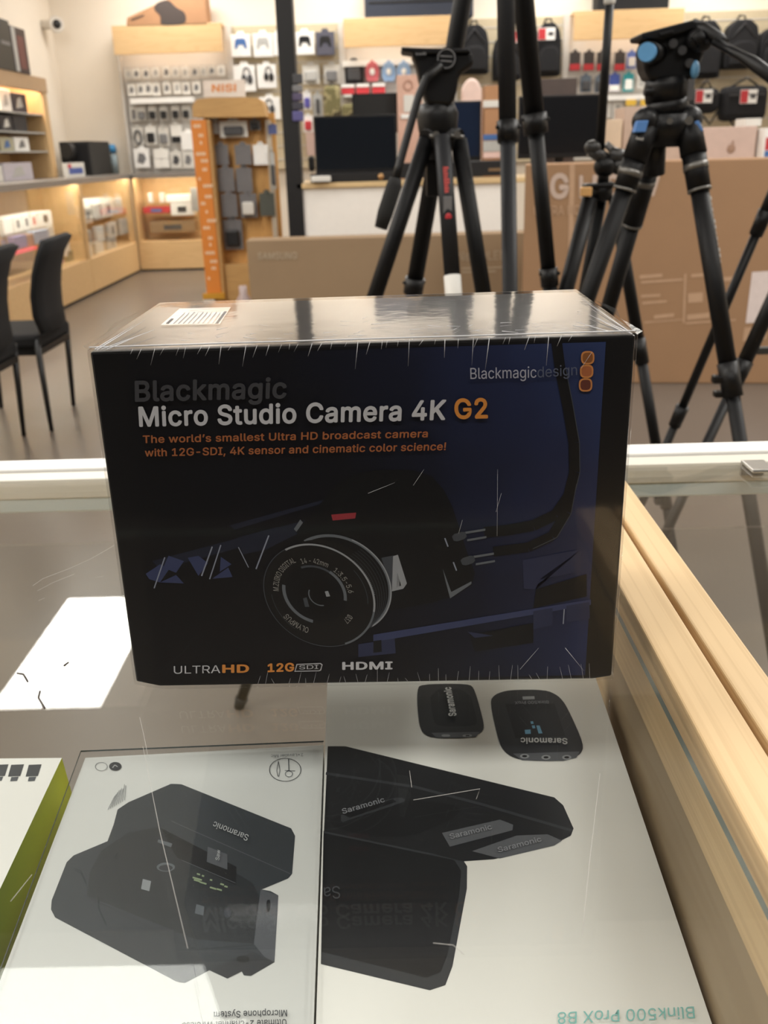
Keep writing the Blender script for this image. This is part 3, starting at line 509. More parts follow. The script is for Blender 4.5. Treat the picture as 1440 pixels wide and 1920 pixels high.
pr.poly(dk, [(1005, 1105), (1100, 1076), (1100, 1118), (1000, 1140)]); pr.line(lt, [(1058, 1142), (1056, 1170)], 2)
pr.poly(blu2, [(980, 1050), (1090, 1030), (1088, 1072), (1012, 1086), (1004, 1105), (982, 1104)])
# camera body, cables
pr.poly(dk, [(545, 1002), (600, 950), (630, 905), (690, 880), (800, 882), (842, 930), (870, 1020), (896, 1090), (842, 1124), (700, 1150), (600, 1050)], 1)
pr.poly(gry, [(715, 1046), (740, 1041), (757, 1098), (735, 1104)]); pr.poly(sil, [(737, 1043), (746, 1040), (763, 1094), (756, 1104), (734, 1109), (735, 1105), (752, 1098)])
pr.poly(sil2, [(830, 1066), (846, 1110), (884, 1090), (884, 1095), (844, 1122), (836, 1092)])
pr.poly(redi, [(621, 965), (668, 961), (666, 972), (624, 976)])
pr.poly(sil2, [(551, 992), (563, 974), (568, 980), (556, 997)])
cab = [(1043, 636), (1050, 690), (1064, 760), (1076, 830), (1077, 885), (1066, 930), (1042, 965), (1000, 985), (950, 994), (908, 998)]
pr.line(dk, cab, 20); pr.line(gry, [(x+10.5, y) for x, y in cab[1:7]], 1.6)
cab2 = [(1072, 905), (1062, 960), (1035, 1005), (990, 1026), (925, 1034)]
pr.line(dk, cab2, 18); pr.line(gry, [(x+9, y+3) for x, y in cab2[:4]], 1.4)
for x, y in ((846, 1003), (862, 1048)):
    pr.poly(gry, [(x, y), (x+26, y-8), (x+30, y+6), (x+6, y+14)], 1); pr.poly(sil2, [(x+26, y-6), (x+64, y-12), (x+64, y-8), (x+28, y-2)]); pr.poly(sil2, [(x+30, y+8), (x+66, y+2), (x+66, y+6), (x+30, y+12)]); pr.line(lt, [(x-12, y+6), (x-6, y+22)], 2.5)
# lens
def lens(cx, cy): return lambda k, t: (cx+105.2*k*math.cos(t), cy+k*(18.7*math.cos(t)+95*math.sin(t)))
Ef, Er, Em = lens(598.7, 1116), lens(634, 1094), lens(616, 1105)
pr.disc(dk, Er, .96); pr.ring(sil2, Er, .90, .955, -130, 75); pr.ring(sil, Er, .93, .955, -75, 50)
pr.disc(dk2, Em, .965)
for k in range(5): pr.ring(gry, lens(606+k*5, 1112-k*3.5), .965-.008*k, .972-.008*k, -60, 62)
pr.disc(dk2, lens(603, 1113), .985)
for k in range(22):
    t = math.radians(-52+k*1.9); pr.line(sil2, [Ef(.965, t), Ef(1.02, t)], 1.1)
pr.disc(dk2, Ef, .97); pr.ring(sil, Ef, .965, 1.0, -128, 8); pr.ring(sil2, Ef, .965, 1.0, 8, 62); pr.ring(gry, Ef, .985, 1.0, 62, 232)
pr.ring(gry, Ef, .86, .872, -45, 0); pr.ring(gry, Ef, .86, .868, 120, 170)
Ei = lens(592, 1112)
pr.disc(dk, Ei, .56); pr.ring(sil2, Ei, .50, .555, -62, 5); pr.ring(sil2, Ei, .54, .60, 95, 185); pr.ring(gry, Ei, .5, .54, -120, -62)
pr.disc(I('lens_dark', (9, 9, 11)), lens(596, 1116), .32); pr.ring(sil2, lens(600, 1116), .19, .21, 70, 200)
pr.poly(sil, [(609, 1109), (615, 1108), (619, 1118), (612, 1119)]); pr.poly(gry, [(568, 1122), (575, 1120), (580, 1138), (572, 1138)])
# three logo squares
for (x, y), c in (((1102, 671), (136, 84, 44)), ((1100, 696.5), (166, 98, 60)), ((1098, 722), (98, 52, 42))):
    sq = lambda r: [(x-r, y-r), (x+r, y-r-.6), (x+r, y+r-.6), (x-r, y+r)]
    pr.poly(I('amber_line', (200, 132, 74)), sq(12.5), 2); pr.poly(I('amber%d' % c[0], c), sq(9.6), 2)
# boxed frame around SDI
pr.poly(I('ink_white', (186, 186, 188)), [(556, 1245), (601, 1243), (605, 1246), (602, 1257), (598, 1258.5), (552, 1259.5)]); pr.poly(dk2, [(557.5, 1246.6), (600, 1244.8), (603, 1247), (600.5, 1255.5), (597.5, 1257), (554, 1258)])
pr.build('printed_picture', hero, 'printed picture of a small camera with a lens')
wht, dkg, org, org2 = I('white', (196, 196, 198)), I('charcoal', (66, 66, 69)), I('orange', (212, 138, 62)), I('rust', (164, 98, 58))
T = lambda *a, **k: txt(a[0], a[1], a[2], a[3], PF, a[4], hero, **k)
T('Blackmagic', (253, 752), (537, 745.5), (252.4, 715.5), dkg, bold=.022)
T('Micro Studio Camera 4K', (261, 799), (835, 786), (259, 764), wht, bold=.022)
T('G2', (853, 784.5), (915, 783), (851, 749), org, bold=.022, label='orange lettering')
T('The world\u2019s smallest Ultra HD broadcast camera', (268, 830.6), (802, 819.6), (267.5, 817), org2, bold=.016, label='rust orange lettering')
T('with 12G-SDI, 4K sensor and cinematic color science!', (271.7, 855.8), (835.7, 843.7), (271.3, 842), org2, bold=.016, label='rust orange lettering')
T('Blackmagic', (882, 710.7), (1005.7, 708), (881.6, 690), I('mist', (172, 172, 182)), bold=-.008)
T('design', (1008, 708), (1082, 703), (1007.5, 688), I('slate', (88, 94, 112)), bold=-.008)
T('ULTRA', (326, 1263.3), (413, 1261.7), (325.8, 1249), wht, bold=.0)
T('HD', (416.7, 1261), (467, 1260.5), (416.6, 1247), org, bold=.03, label='orange lettering')
T('12G', (501.7, 1259.6), (551.7, 1258), (501.5, 1245), org, bold=.03, label='orange lettering')
T('SDI', (561, 1255), (597, 1254), (561, 1247.5), wht, bold=.0)
T('HDMI', (641.7, 1255.3), (736, 1254.3), (641.6, 1242), wht, bold=.03)
def arc_txt(body, cx, cy, k, t0, t1, hk, m):
    E = lens(cx, cy)
    def wp(u, t, lay):
        x, y = E(k+hk*t, math.radians(t0+(t1-t0)*u)); return PF(x, y, .0021+lay*.000004)
    lettering(body, (0, 0, 0), (1, 0, 0), (0, 0, 1), m, hero, 0, warp=wp)
lg = I('lens_text', (150, 148, 142))
arc_txt('M.ZUIKO DIGITAL', 592, 1114, .66, 174, 238, .10, lg); arc_txt('14 - 42mm', 592, 1114, .60, 246, 290, .10, lg)
arc_txt('1:3.5-5.6', 592, 1114, .60, 301, 347, .10, lg); arc_txt('OLYMPUS', 592, 1114, .70, 100, 136, .11, lg); arc_txt('\u00d837', 592, 1114, .64, 26, 40, .10, lg)
# sticker on the lid
ZTOP = PF(680, 644).z
def PT(px, py, l=0.): return aZ(px, py, ZTOP+l)
sp = [PT(*p) for p in ((302, 611), (337, 580.5), (433, 577.5), (412, 609.5))]
st = MB().prism([p+Vector((0, 0, .0003)) for p in sp], (0, 0, .0003)).build('paper_label', WHITE, hero, 'white paper label with fine print')
pl = Print(lambda x, y, l: PT(x, y, l+.0007)); gi = I('fine_print', (150, 150, 152)); bi = I('barcode', (60, 60, 64))
def SL(u, v): return (302+110*u+(35-14*u)*v, 611-1.5*u+(-30.5-2*u*0)*v)
for k in range(9):
    u0 = .16+.085*k; pl.poly(gi, [SL(u0, .12), SL(u0+.03, .12), SL(u0+.03, .62+.3*random.random()), SL(u0, .85)])
pl.poly(bi, [SL(.03, .15), SL(.08, .15), SL(.08, .45), SL(.03, .45)])
for k in range(14): pl.poly(bi, [SL(.90, .1+.055*k), SL(.955, .1+.055*k), SL(.955, .135+.055*k), SL(.90, .135+.055*k)])
pl.build('printed_picture', st)
# shrink wrap: thin film with gathers along the edges
WRAP = clear('shrink_film', (.985, .985, .985), .035, bump=.22, scale=26, stretch=(1, 1, .35), rough=.06)
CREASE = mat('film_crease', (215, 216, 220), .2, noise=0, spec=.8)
wb = MB(); o = .0005
fp = [PF(*p) for p in outline]
for i, p in enumerate(fp):
    p.z = max(p.z, 1.0014) if p.z < 1.02 else p.z+.0012
    p.x += o if p.x > -.01 else -o
    p.y = YB-.0024
wb.prism(fp, (0, DB+.004, 0), .0008)
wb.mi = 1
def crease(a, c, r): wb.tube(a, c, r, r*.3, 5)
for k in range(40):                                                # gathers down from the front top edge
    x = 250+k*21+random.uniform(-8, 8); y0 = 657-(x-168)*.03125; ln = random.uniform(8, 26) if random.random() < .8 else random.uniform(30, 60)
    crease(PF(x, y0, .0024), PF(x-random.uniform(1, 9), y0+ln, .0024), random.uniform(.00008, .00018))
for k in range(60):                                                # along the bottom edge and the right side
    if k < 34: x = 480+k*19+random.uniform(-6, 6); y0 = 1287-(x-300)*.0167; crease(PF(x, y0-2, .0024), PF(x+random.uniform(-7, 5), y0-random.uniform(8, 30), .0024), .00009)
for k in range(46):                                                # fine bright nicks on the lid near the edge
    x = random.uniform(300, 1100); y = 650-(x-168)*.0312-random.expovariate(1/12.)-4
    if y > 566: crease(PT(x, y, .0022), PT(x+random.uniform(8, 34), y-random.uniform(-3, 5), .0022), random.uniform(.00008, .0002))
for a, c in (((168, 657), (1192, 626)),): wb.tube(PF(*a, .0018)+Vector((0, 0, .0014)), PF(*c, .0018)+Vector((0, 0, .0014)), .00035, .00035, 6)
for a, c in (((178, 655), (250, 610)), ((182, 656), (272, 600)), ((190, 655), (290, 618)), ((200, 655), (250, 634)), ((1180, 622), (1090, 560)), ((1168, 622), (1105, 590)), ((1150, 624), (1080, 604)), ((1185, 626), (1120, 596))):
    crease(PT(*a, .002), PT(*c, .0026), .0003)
wb.mi = 0
for s in (-1, 1):                                                  # folded film ears at the top front corners
    x = pts[0].x if s < 0 else pts[1].x
    wb.face([(x, YB-.002, ZTOP+.001), (x+s*.0035, YB+.002, ZTOP+.0018), (x, YB+.03, ZTOP+.003)])
    wb.face([(x, YB+.03, ZTOP+.003), (x+s*.003, YB+.05, ZTOP+.004), (x, YB+.09, ZTOP+.003)])
# a few scratches
for a, c in (((775, 910), (795, 880)), ((860, 1000), (867, 975)), ((930, 960), (940, 925)), ((932, 1005), (933, 880)), ((690, 925), (740, 905)), ((1090, 690), (1110, 660)), ((1060, 1215), (1095, 1258)), ((975, 1255), (1010, 1215))):
    wb.mi = 1; crease(PF(*a, .0024), PF(*c, .0024), .0001)
wb.build('shrink_wrap', [WRAP, CREASE], hero, 'clear shrink wrap')

# ================================================================== BOXES LYING UNDER THE GLASS
CARD = mat('satin_white_card', (232, 231, 226), .35, noise=.01, scale=3)
def flat_box(px, name, label, thick, m=CARD, far=None, sidem=None, inset=0.):
    top = [aT(*p) for p in px]
    b = MB(); b.prism(top, -TN*thick)
    if sidem:
        b.bm.normal_update()
        for f in b.bm.faces: f.material_index = 0 if f.normal.z > .8 else 1
    return b.build(name, [m]+([sidem] if sidem else []), None, label, 'box')
def ext(a, c, t): return (a[0]+(c[0]-a[0])*t, a[1]+(c[1]-a[1])*t)
r_l = ((613.5, 1285), (592.5, 1920)); r_r = ((1130, 1310), (1335, 1920))
rbox = flat_box([ext(*r_l, -.05), ext(*r_r, -.07), ext(*r_r, 1.12), ext(*r_l, 1.12)], 'product_box', 'large white box with teal lettering lying under the glass, right of centre', .038)
lbox = flat_box([(160, 1421), (606.5, 1397), ext((606.5, 1397), (588, 1920), 1.12), (-62, 2000)], 'product_box', 'white box picturing an open charging case, under the glass beside the green edged box', .038)
GRN = mat('green_card_side', (116, 148, 38), .45, noise=.12, scale=9)
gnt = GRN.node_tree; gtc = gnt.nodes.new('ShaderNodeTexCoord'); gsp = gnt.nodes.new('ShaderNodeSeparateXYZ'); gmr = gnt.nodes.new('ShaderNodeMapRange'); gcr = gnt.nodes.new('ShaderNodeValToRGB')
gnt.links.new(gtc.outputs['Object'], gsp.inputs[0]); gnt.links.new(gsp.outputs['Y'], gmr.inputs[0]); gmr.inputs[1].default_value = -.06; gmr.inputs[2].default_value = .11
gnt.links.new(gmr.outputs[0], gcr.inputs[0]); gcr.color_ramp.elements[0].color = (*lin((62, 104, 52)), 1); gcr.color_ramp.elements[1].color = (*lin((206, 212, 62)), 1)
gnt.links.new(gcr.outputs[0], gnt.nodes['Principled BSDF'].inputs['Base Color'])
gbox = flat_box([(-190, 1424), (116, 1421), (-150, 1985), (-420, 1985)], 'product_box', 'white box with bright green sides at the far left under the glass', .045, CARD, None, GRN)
# left box lid film
top = [aT(*p, .0022) for p in ((152, 1410), (607, 1391.5), ext((607, 1391.5), (588.5, 1920), 1.1), (-66, 2000))]
LIDF = clear('acrylic_lid', (.96, .965, .97), .028)
b = MB(); b.prism(top, TN*.0012)
b.bm.normal_update()
for f in b.bm.faces: f.material_index = 0 if abs(f.normal.z) > .8 else 1
b.build('acrylic_lid', [LIDF, mat('acrylic_edge', (70, 82, 86), .2)], lbox, 'clear acrylic cover')
# ---- prints
AT = lambda x, y, l=0.: aT(x, y, l)
b1, b2, b3, g1, g2, g3 = I('case_black', (30, 31, 34)), I('case_edge', (52, 54, 58)), I('case_inner', (23, 24, 27)), I('mic_grey', (92, 94, 99)), I('body_grey', (60, 64, 68)), I('tray', (45, 48, 51))
pr = Print(AT)
K5 = lambda P: [(560+x*.4167, 1270+y*.4167) for x, y in P]
K8 = lambda P: [(760+x*.2431, 1270+y*.2431) for x, y in P]
pr.poly(b2, K5([(112, 690), (735, 815), (758, 850), (757, 950), (692, 1300), (660, 1385), (590, 1408), (100, 1290)]), 0)
pr.poly(b3, K5([(112, 700), (700, 822), (732, 870), (722, 980), (672, 1240), (640, 1325), (575, 1352), (104, 1235)]), 0)
pr.poly(b1, K5([(131, 310), (210, 310), (1150, 540), (1190, 575), (1237, 680), (1225, 712), (1180, 735), (1090, 770), (880, 818), (740, 828), (590, 790), (114, 692)]), 0)
pr.line(b2, K5([(122, 432), (520, 492), (820, 570), (1232, 690)]), 5)
pr.poly(b3, K5([(120, 660), (200, 600), (430, 545), (700, 570), (730, 600), (690, 640), (500, 720), (300, 715)]), 1)
pr.poly(b2, K5([(190, 610), (430, 540), (480, 545), (475, 562), (230, 640), (190, 655)]), 1); pr.poly(b3, K5([(195, 615), (425, 548), (440, 560), (230, 632)]), 0)
pr.poly(g1, K5([(645, 700), (905, 640), (965, 663), (962, 688), (680, 762)])); pr.poly(g1, K5([(780, 782), (980, 712), (1120, 706), (1185, 735), (1150, 757), (905, 815)]))
b4 = I('tx_black', (48, 49, 52))
pr.poly(b4, K8([(115, 52), (490, 48), (535, 90), (612, 370), (590, 425), (500, 470), (200, 470), (115, 415), (92, 220), (92, 100)]), 2)
pr.poly(I('tx_screen', (30, 33, 37)), K8([(185, 95), (490, 92), (555, 330), (540, 375), (260, 380), (215, 340)]), 1)
pr.poly(g1, K8([(200, 428), (580, 420), (540, 462), (240, 466)])); pr.poly(sil, K8([(280, 440), (345, 440), (345, 458), (280, 458)]), 1); pr.poly(sil, K8([(440, 442), (515, 440), (512, 458), (445, 460)]), 1); pr.poly(dk, K8([(465, 446), (495, 445), (493, 454), (467, 455)]))
pr.poly(b4, K8([(650, 190), (690, 130), (800, 96), (1080, 95), (1180, 140), (1245, 220), (1380, 520), (1350, 600), (1220, 648), (900, 642), (790, 600), (725, 520)]), 2)
pr.poly(g1, K8([(830, 588), (1345, 572), (1320, 620), (1215, 645), (900, 640)]), 0)
pr.poly(I('rx_screen', (31, 32, 34)), K8([(770, 205), (1150, 200), (1235, 455), (850, 470)]), 0)
for x, y in ((920, 608), (1085, 617), (1245, 617)): pr.disc(sil, lambda k, t, x=x, y=y: K8([(x+36*k*math.cos(t), y+18*k*math.sin(t))])[0], 1, 16); pr.disc(dk, lambda k, t, x=x, y=y: K8([(x+20*k*math.cos(t), y+9*k*math.sin(t))])[0], 1, 12)
cy = I('display_blue', (110, 160, 190))
for q in ([(920, 405), (965, 402), (968, 435), (925, 437)], [(1010, 372), (1035, 371), (1058, 432), (1028, 434)], [(965, 340), (985, 339), (990, 358), (970, 360)], [(975, 372), (998, 370), (1003, 392), (982, 394)]): pr.poly(cy, K8(q))
pr.poly(sil, K8([(903, 148), (995, 145), (998, 168), (906, 172)]))
pr.build('printed_picture', rbox, 'printed picture of black wireless microphones and their case')
TB = lambda box, *a, **k: txt(a[0], *K5(a[1:3]) if 0 else (a[1], a[2]), a[3], AT, a[4], box, lift=.0016, **k)
wt, gt = I('label_white', (205, 206, 206)), I('label_grey', (138, 140, 146))
TB(rbox, 'Saramonic', (643, 1526), (722, 1503), (640, 1517), gt); TB(rbox, 'Saramonic', (845, 1573), (923, 1554), (842, 1564), gt); TB(rbox, 'Saramonic', (935, 1598), (1016, 1577), (932, 1589), gt)
TB(rbox, 'Saramonic', (855.5, 1342), (845, 1288), (842, 1343), wt, bold=.03); TB(rbox, 'Saramonic', (1063.7, 1384.5), (976, 1383.5), (1064.5, 1395), wt, bold=.02)
TB(rbox, 'Blink500 ProX B8', (1301, 1887), (1046, 1898), (1303, 1909), I('teal', (128, 192, 188)), bold=-.004, label='teal lettering'); TB(rbox, 'Blink500 ProX', (1028, 1313.5), (965, 1315), (1029, 1319), gt, bold=0)
TB(rbox, 'Sa', (637, 1661), (607, 1664), (639, 1684), I('emboss', (64, 66, 70)), bold=.0)
# left box
K4 = lambda P: [(x*.4306, 1380+y*.4306) for x, y in P]
pr = Print(AT)
pr.poly(g2, K4([(468, 458), (495, 385), (512, 320), (560, 288), (745, 208), (790, 210), (1268, 402), (1285, 435), (1272, 600), (1255, 620), (1140, 668), (1180, 676), (1212, 694), (1195, 985), (1092, 1045), (1062, 1042), (1052, 1024), (990, 1056), (912, 1020), (805, 1076), (770, 1070), (240, 790), (222, 755), (225, 715), (290, 550), (320, 520)]), 0)
pr.poly(g3, K4([(378, 695), (392, 590), (440, 500), (560, 420), (690, 395), (1100, 640), (1130, 700), (1105, 905), (850, 885)]), 0)
pr.poly(b3, K4([(700, 400), (1030, 570), (1028, 650), (770, 530)]), 0)
pr.line(g1, K4([(745, 370), (1265, 600)]), 1.3); pr.line(b2, K4([(380, 700), (850, 930), (1100, 910)]), 2); pr.line(g1, K4([(790, 540), (1025, 640)]), 1.2)
pr.poly(g1, K4([(1135, 666), (1212, 694), (1195, 985), (1150, 960), (1105, 905)]), 0); pr.poly(b3, K4([(1160, 715), (1178, 712), (1176, 765), (1160, 768)]), 1)
pr.poly(b2, K4([(920, 1015), (1100, 940), (1190, 985), (1092, 1045), (1055, 1024), (990, 1056)])); pr.disc(b3, lambda k, t: K4([(1058+28*k*math.cos(t), 972+16*k*math.sin(t))])[0], 1, 16)
pr.poly(g1, K4([(905, 482), (990, 515), (990, 582), (900, 548)]), 0)
pr.poly(sil2, K4([(690, 450), (750, 468), (745, 485), (685, 462)])); pr.disc(sil2, lambda k, t: K4([(722+40*k*math.cos(t), 571+20*k*math.sin(t))])[0], 1, 20); pr.disc(b2, lambda k, t: K4([(722+30*k*math.cos(t), 574+13*k*math.sin(t))])[0], 1, 20)
pr.poly(sil, K4([(622, 622), (658, 632), (650, 676), (614, 666)]), 0); pr.poly(sil2, K4([(855, 732), (890, 742), (885, 782), (848, 772)]), 0); pr.disc(gry, lambda k, t: K4([(990+16*k*math.cos(t), 770+22*k*math.sin(t))])[0], 1, 16)
lime = I('lime', (150, 165, 130))
for x, y, ww in ((858, 596, 14), (880, 604, 10), (915, 622, 10), (960, 640, 16), (978, 650, 14), (845, 622, 26), (870, 632, 30), (915, 655, 28), (945, 662, 22), (840, 612, 40)): pr.poly(lime, K4([(x, y), (x+ww, y+ww*.3), (x+ww-2, y+ww*.3+7), (x-2, y+7)]))
ring = lambda x, y, rx, ry: (lambda k, t: K4([(x+rx*k*math.cos(t), y+ry*k*math.sin(t))])[0])
pr.ring(gry, ring(441, 133, 27, 19), .92, 1, 0, 360, 24); pr.disc(b2, ring(502, 132, 27, 19), 1, 24); pr.line(wt, K4([(490, 138), (500, 126), (512, 134)]), 1.3)
pr.ring(b2, ring(1242, 147, 70, 51), .955, 1, 0, 360, 40)
for q in ([(1210, 175), (1205, 150), (1212, 110), (1219, 150), (1214, 176)],): pr.line(gry, K4(q+[q[0]]), 1)
pr.line(gry, K4([(1256, 100), (1258, 150)]), 1.5); pr.ring(gry, ring(1258, 165, 17, 14), .85, 1, 0, 360, 20); pr.line(gry, K4([(1240, 150), (1285, 152)]), 1)
for k in range(9): pr.line(sil2, K4([(470+k*9, 320-k*5), (500+k*6, 260-k*6+random.uniform(-8, 8))]), .8)
pr.build('printed_picture', lbox, 'printed picture of an open charging case with two microphones')
TB(lbox, 'Saramonic', (467, 1566), (402, 1540), (463, 1577), wt, bold=.0); TB(lbox, 'Saw', (411, 1613), (413, 1594), (404, 1612), wt, bold=0.)
TB(lbox, 'Microphone System', (538, 1893.5), (401, 1897), (538.5, 1905.5), g2, bold=.012); TB(lbox, 'Ultimate 2-channel Wireless', (537, 1911), (342, 1917.5), (537.5, 1923), g2, bold=.012)
TB(lbox, '2\u00d7Lavalier Mic', (568, 1412.5), (508, 1415), (568.5, 1418), gry, bold=0.)
pr = Print(AT)
for x in (0, 29, 62):
    pr.poly(b2, [(x-8, 1434), (x+16, 1433), (x+9, 1455), (x-14, 1456)]); pr.poly(gry, [(x-8, 1457), (x+6, 1456), (x+3, 1464), (x-10, 1465)])
pr.build('printed_picture', gbox, 'printed row of dark plugs')

# ================================================================== BACK WALL SHELVING
WB = 11.95
HZ0, HZ1 = 2.364, 2.66
SLATW = mat('white_slatwall', (216, 212, 206), .6, noise=.02)
POST = mat('pale_grey_post', (206, 202, 196), .5, noise=.02)
HLED = mat('cool_led', (255, 246, 232), .5, noise=0, emit=9.0)
def wall_unit(x0, x1, header, backm, label, zlow=1.1, zt=HZ1):
    t = thing('wall_display', ((x0+x1)/2, WB, 0), label, 'display unit')
    MB().box(x0+.035, x1-.035, WB+.06, RY1-.005, zlow, zt-.01).build('slat_panel', backm, t)
    b = MB()                                        # grooves of the slatwall read as thin ledges
    z = zlow+.1
    while z < (HZ0 if header else zt)-.03:
        b.box(x0+.036, x1-.036, WB+.054, WB+.0598, z, z+.012); z += .15
    b.build('slat', POST, t)
    for x in (x0, x1-.035): MB().box(x, x+.035, WB-.02, RY1-.005, 0, zt-.001, .003).build('upright', POST, t)
    if header:
        MB().box(x0+.036, x1-.036, WB-.25, WB-.225, HZ0, HZ1, .004).build('header_board', MAPLE, t)
        MB().box(x0+.036, x1-.036, WB-.224, WB+.055, HZ1-.02, HZ1).build('header_top', MAPLE, t)
        MB().box(x0+.1, x1-.1, WB-.2, WB-.17, HZ0+.1, HZ0+.13).build('header_light', HLED, t)
    return t
UX = [-3.09, -1.785, -.485, .81, 2.10, 3.40, 4.70]
wall_unit(UX[0], UX[1], True, SLATW, 'white slatwall display of small white packs in the far left corner, with a maple header')
wall_unit(UX[1], UX[2], False, BEIGE, 'beige slatwall display of game controllers and headphones, no header board')
wall_unit(UX[2], UX[3], True, SLATW, 'white slatwall display behind the monitors, with a maple header under a navy bag')
wall_unit(UX[3], UX[4], False, BEIGE, 'beige slatwall display of black backpacks behind the tripod legs')
wall_unit(UX[4], UX[5], True, SLATW, 'white slatwall display of memory cards under a maple header with black case')
wall_unit(UX[5], UX[6], False, BEIGE, 'beige slatwall display at far right with backpacks and duffel bags')
# ------------------------------------------------------------------ hanging packs
HOOK = mat('peg_hook', (170, 170, 172), .3, metal=.9)
def pack(x, y, wd, hg, cardm, label, group, Y=WB, prod=None, shape='box', cat='package', name='hanging_pack', deep=.05, peg=True):
    """a pack centred on the pixel (x, y), wd x hg pixels, hanging at depth Y"""
    c = aY(x, y, Y); k = abs(aY(x+1, y, Y).x-c.x); W = wd*k; Hh = hg*k
    b = MB()
    if shape == 'box':
        b.box(c.x-W/2, c.x+W/2, Y-deep, Y, c.z-Hh/2, c.z+Hh/2*.86, .003)
    else:
        b.box(c.x-W/2, c.x+W/2, Y-.006, Y, c.z-Hh/2, c.z+Hh/2*.86, .002)
    z1 = c.z+Hh/2*.86
    b.prism([(c.x-W*.25, Y-.004, z1-.002), (c.x+W*.25, Y-.004, z1-.002), (c.x+W*.12, Y-.004, z1+Hh*.14), (c.x-W*.12, Y-.004, z1+Hh*.14)], (0, .003, 0))
    o = b.build(name, cardm, None, label, cat, group)
    if prod is not None:
        p = MB(); f = Y-deep if shape == 'box' else Y-.006
        if shape == 'box': p.prism([(c.x+W*a, f-.004, c.z+Hh*e) for a, e in ((-.3, -.22), (.1, -.32), (.32, -.05), (.2, .2), (-.15, .24))], (0, .0035, 0), .001)
        elif shape == 'blister': p.box(c.x-W*.34, c.x+W*.34, f-deep*.8, f, c.z-Hh*.38, c.z+Hh*.12, min(W, Hh)*.08)
        elif shape == 'tall': p.box(c.x-W*.16, c.x+W*.16, f-deep*.6, f, c.z-Hh*.36, c.z+Hh*.26, W*.06)
        elif shape == 'band': p.box(c.x-W*.48, c.x+W*.48, f-.005, f, c.z-Hh*.48, c.z-Hh*.16, .001)
        elif shape == 'coil':
            for q in range(12):
                a, e = 2*math.pi*q/12, 2*math.pi*(q+1)/12
                p.tube((c.x+W*.32*math.cos(a), f-.012, c.z-.02+Hh*.34*math.sin(a)), (c.x+W*.32*math.cos(e), f-.012, c.z-.02+Hh*.34*math.sin(e)), W*.09, seg=6)
        p.build('product', prod, o)
    if peg:
        MB().tube((c.x, Y+.05, z1+Hh*.06), (c.x, Y-deep-.02, z1+Hh*.06), .004, seg=6).build('peg_hook', HOOK, o)
    return o
rows = [('top', 135, 19, [242, 257, 275, 293, 313, 330, 348, 366, 382, 398, 415], 14),
        ('second', 165, 22, [248, 265, 279, 294, 314, 333, 350, 369], 14),
        ('third', 211, 26, [251, 266, 286, 307, 329, 349], 15),
        ('fourth', 252, 34, [259, 283, 307, 331], 20)]
LIGHTP = mat('white_pack', (240, 238, 232), .5, noise=.02); LIGHTP2 = mat('pale_pack', (218, 215, 208), .5, noise=.03)
for rn, y, hg, xs, wd in rows:
    for k, x in enumerate(xs):
        yy = y-(x-330)*.03
        lab = 'pack, %s from left in the %s row of the corner slatwall' % (ORD[k], rn)
        if rn == 'third': pack(x, yy, wd, hg, LIGHTP2, ('white ' if k < 2 else 'black and white ')+lab, 'packs on the corner slatwall', WB-.03, BLK if k >= 2 else GREYM, 'tall' if k == 0 else 'blister')
        elif rn == 'fourth': pack(x, yy+(0, 0, 3, -2)[k], wd, hg, LIGHTP if k in (1, 3) else LIGHTP2, ('dark coiled cable on ', 'green topped white ', 'grey and white ', 'dark and white ')[k]+lab, 'packs on the corner slatwall', WB-.03, (GREYD, BLK, GREYM, BLKM)[k], ('coil', 'blister', 'blister', 'band')[k])
        else: pack(x, yy+random.uniform(-1, 1), wd, hg*random.uniform(.92, 1.05), LIGHTP if random.random() < .7 else LIGHTP2, 'white '+lab, 'packs on the corner slatwall', WB-.03, GREYM if random.random() < .6 else GREYL, 'box', deep=.04)
for (x0, y0, x1, y1), m, pm, lb in (((253, 278, 281, 313), WHITE, GREYM, 'white boxed gadget at the lower left end of the corner slatwall'), ((290, 279, 317, 297), LIGHTP, None, 'upper pale box of two beside the white boxed gadget, low on the corner slatwall'), ((291, 298, 319, 314), LIGHTP, None, 'lower pale box of two beside the white boxed gadget, low on the corner slatwall'), ((321, 284, 342, 314), LIGHTP2, GREYD, 'pale box with dark picture, low on the corner slatwall'), ((341, 246, 366, 280), WHITE, None, 'plain bright white box on the corner slatwall beside the orange kiosk post'), ((344, 283, 364, 314), LIGHTP2, GREYM, 'grey and white pack low on the corner slatwall beside the orange kiosk post')):
    pack((x0+x1)/2, (y0+y1)/2, x1-x0, y1-y0, m, lb, 'boxes low on the corner slatwall', WB-.04, pm, 'box')
b = MB(); pbox(b, 244, 183, 362, 193, WB-.12, .17); b.build('shelf_strip', RAILW, None, 'long white shelf strip across the corner slatwall', 'shelf')
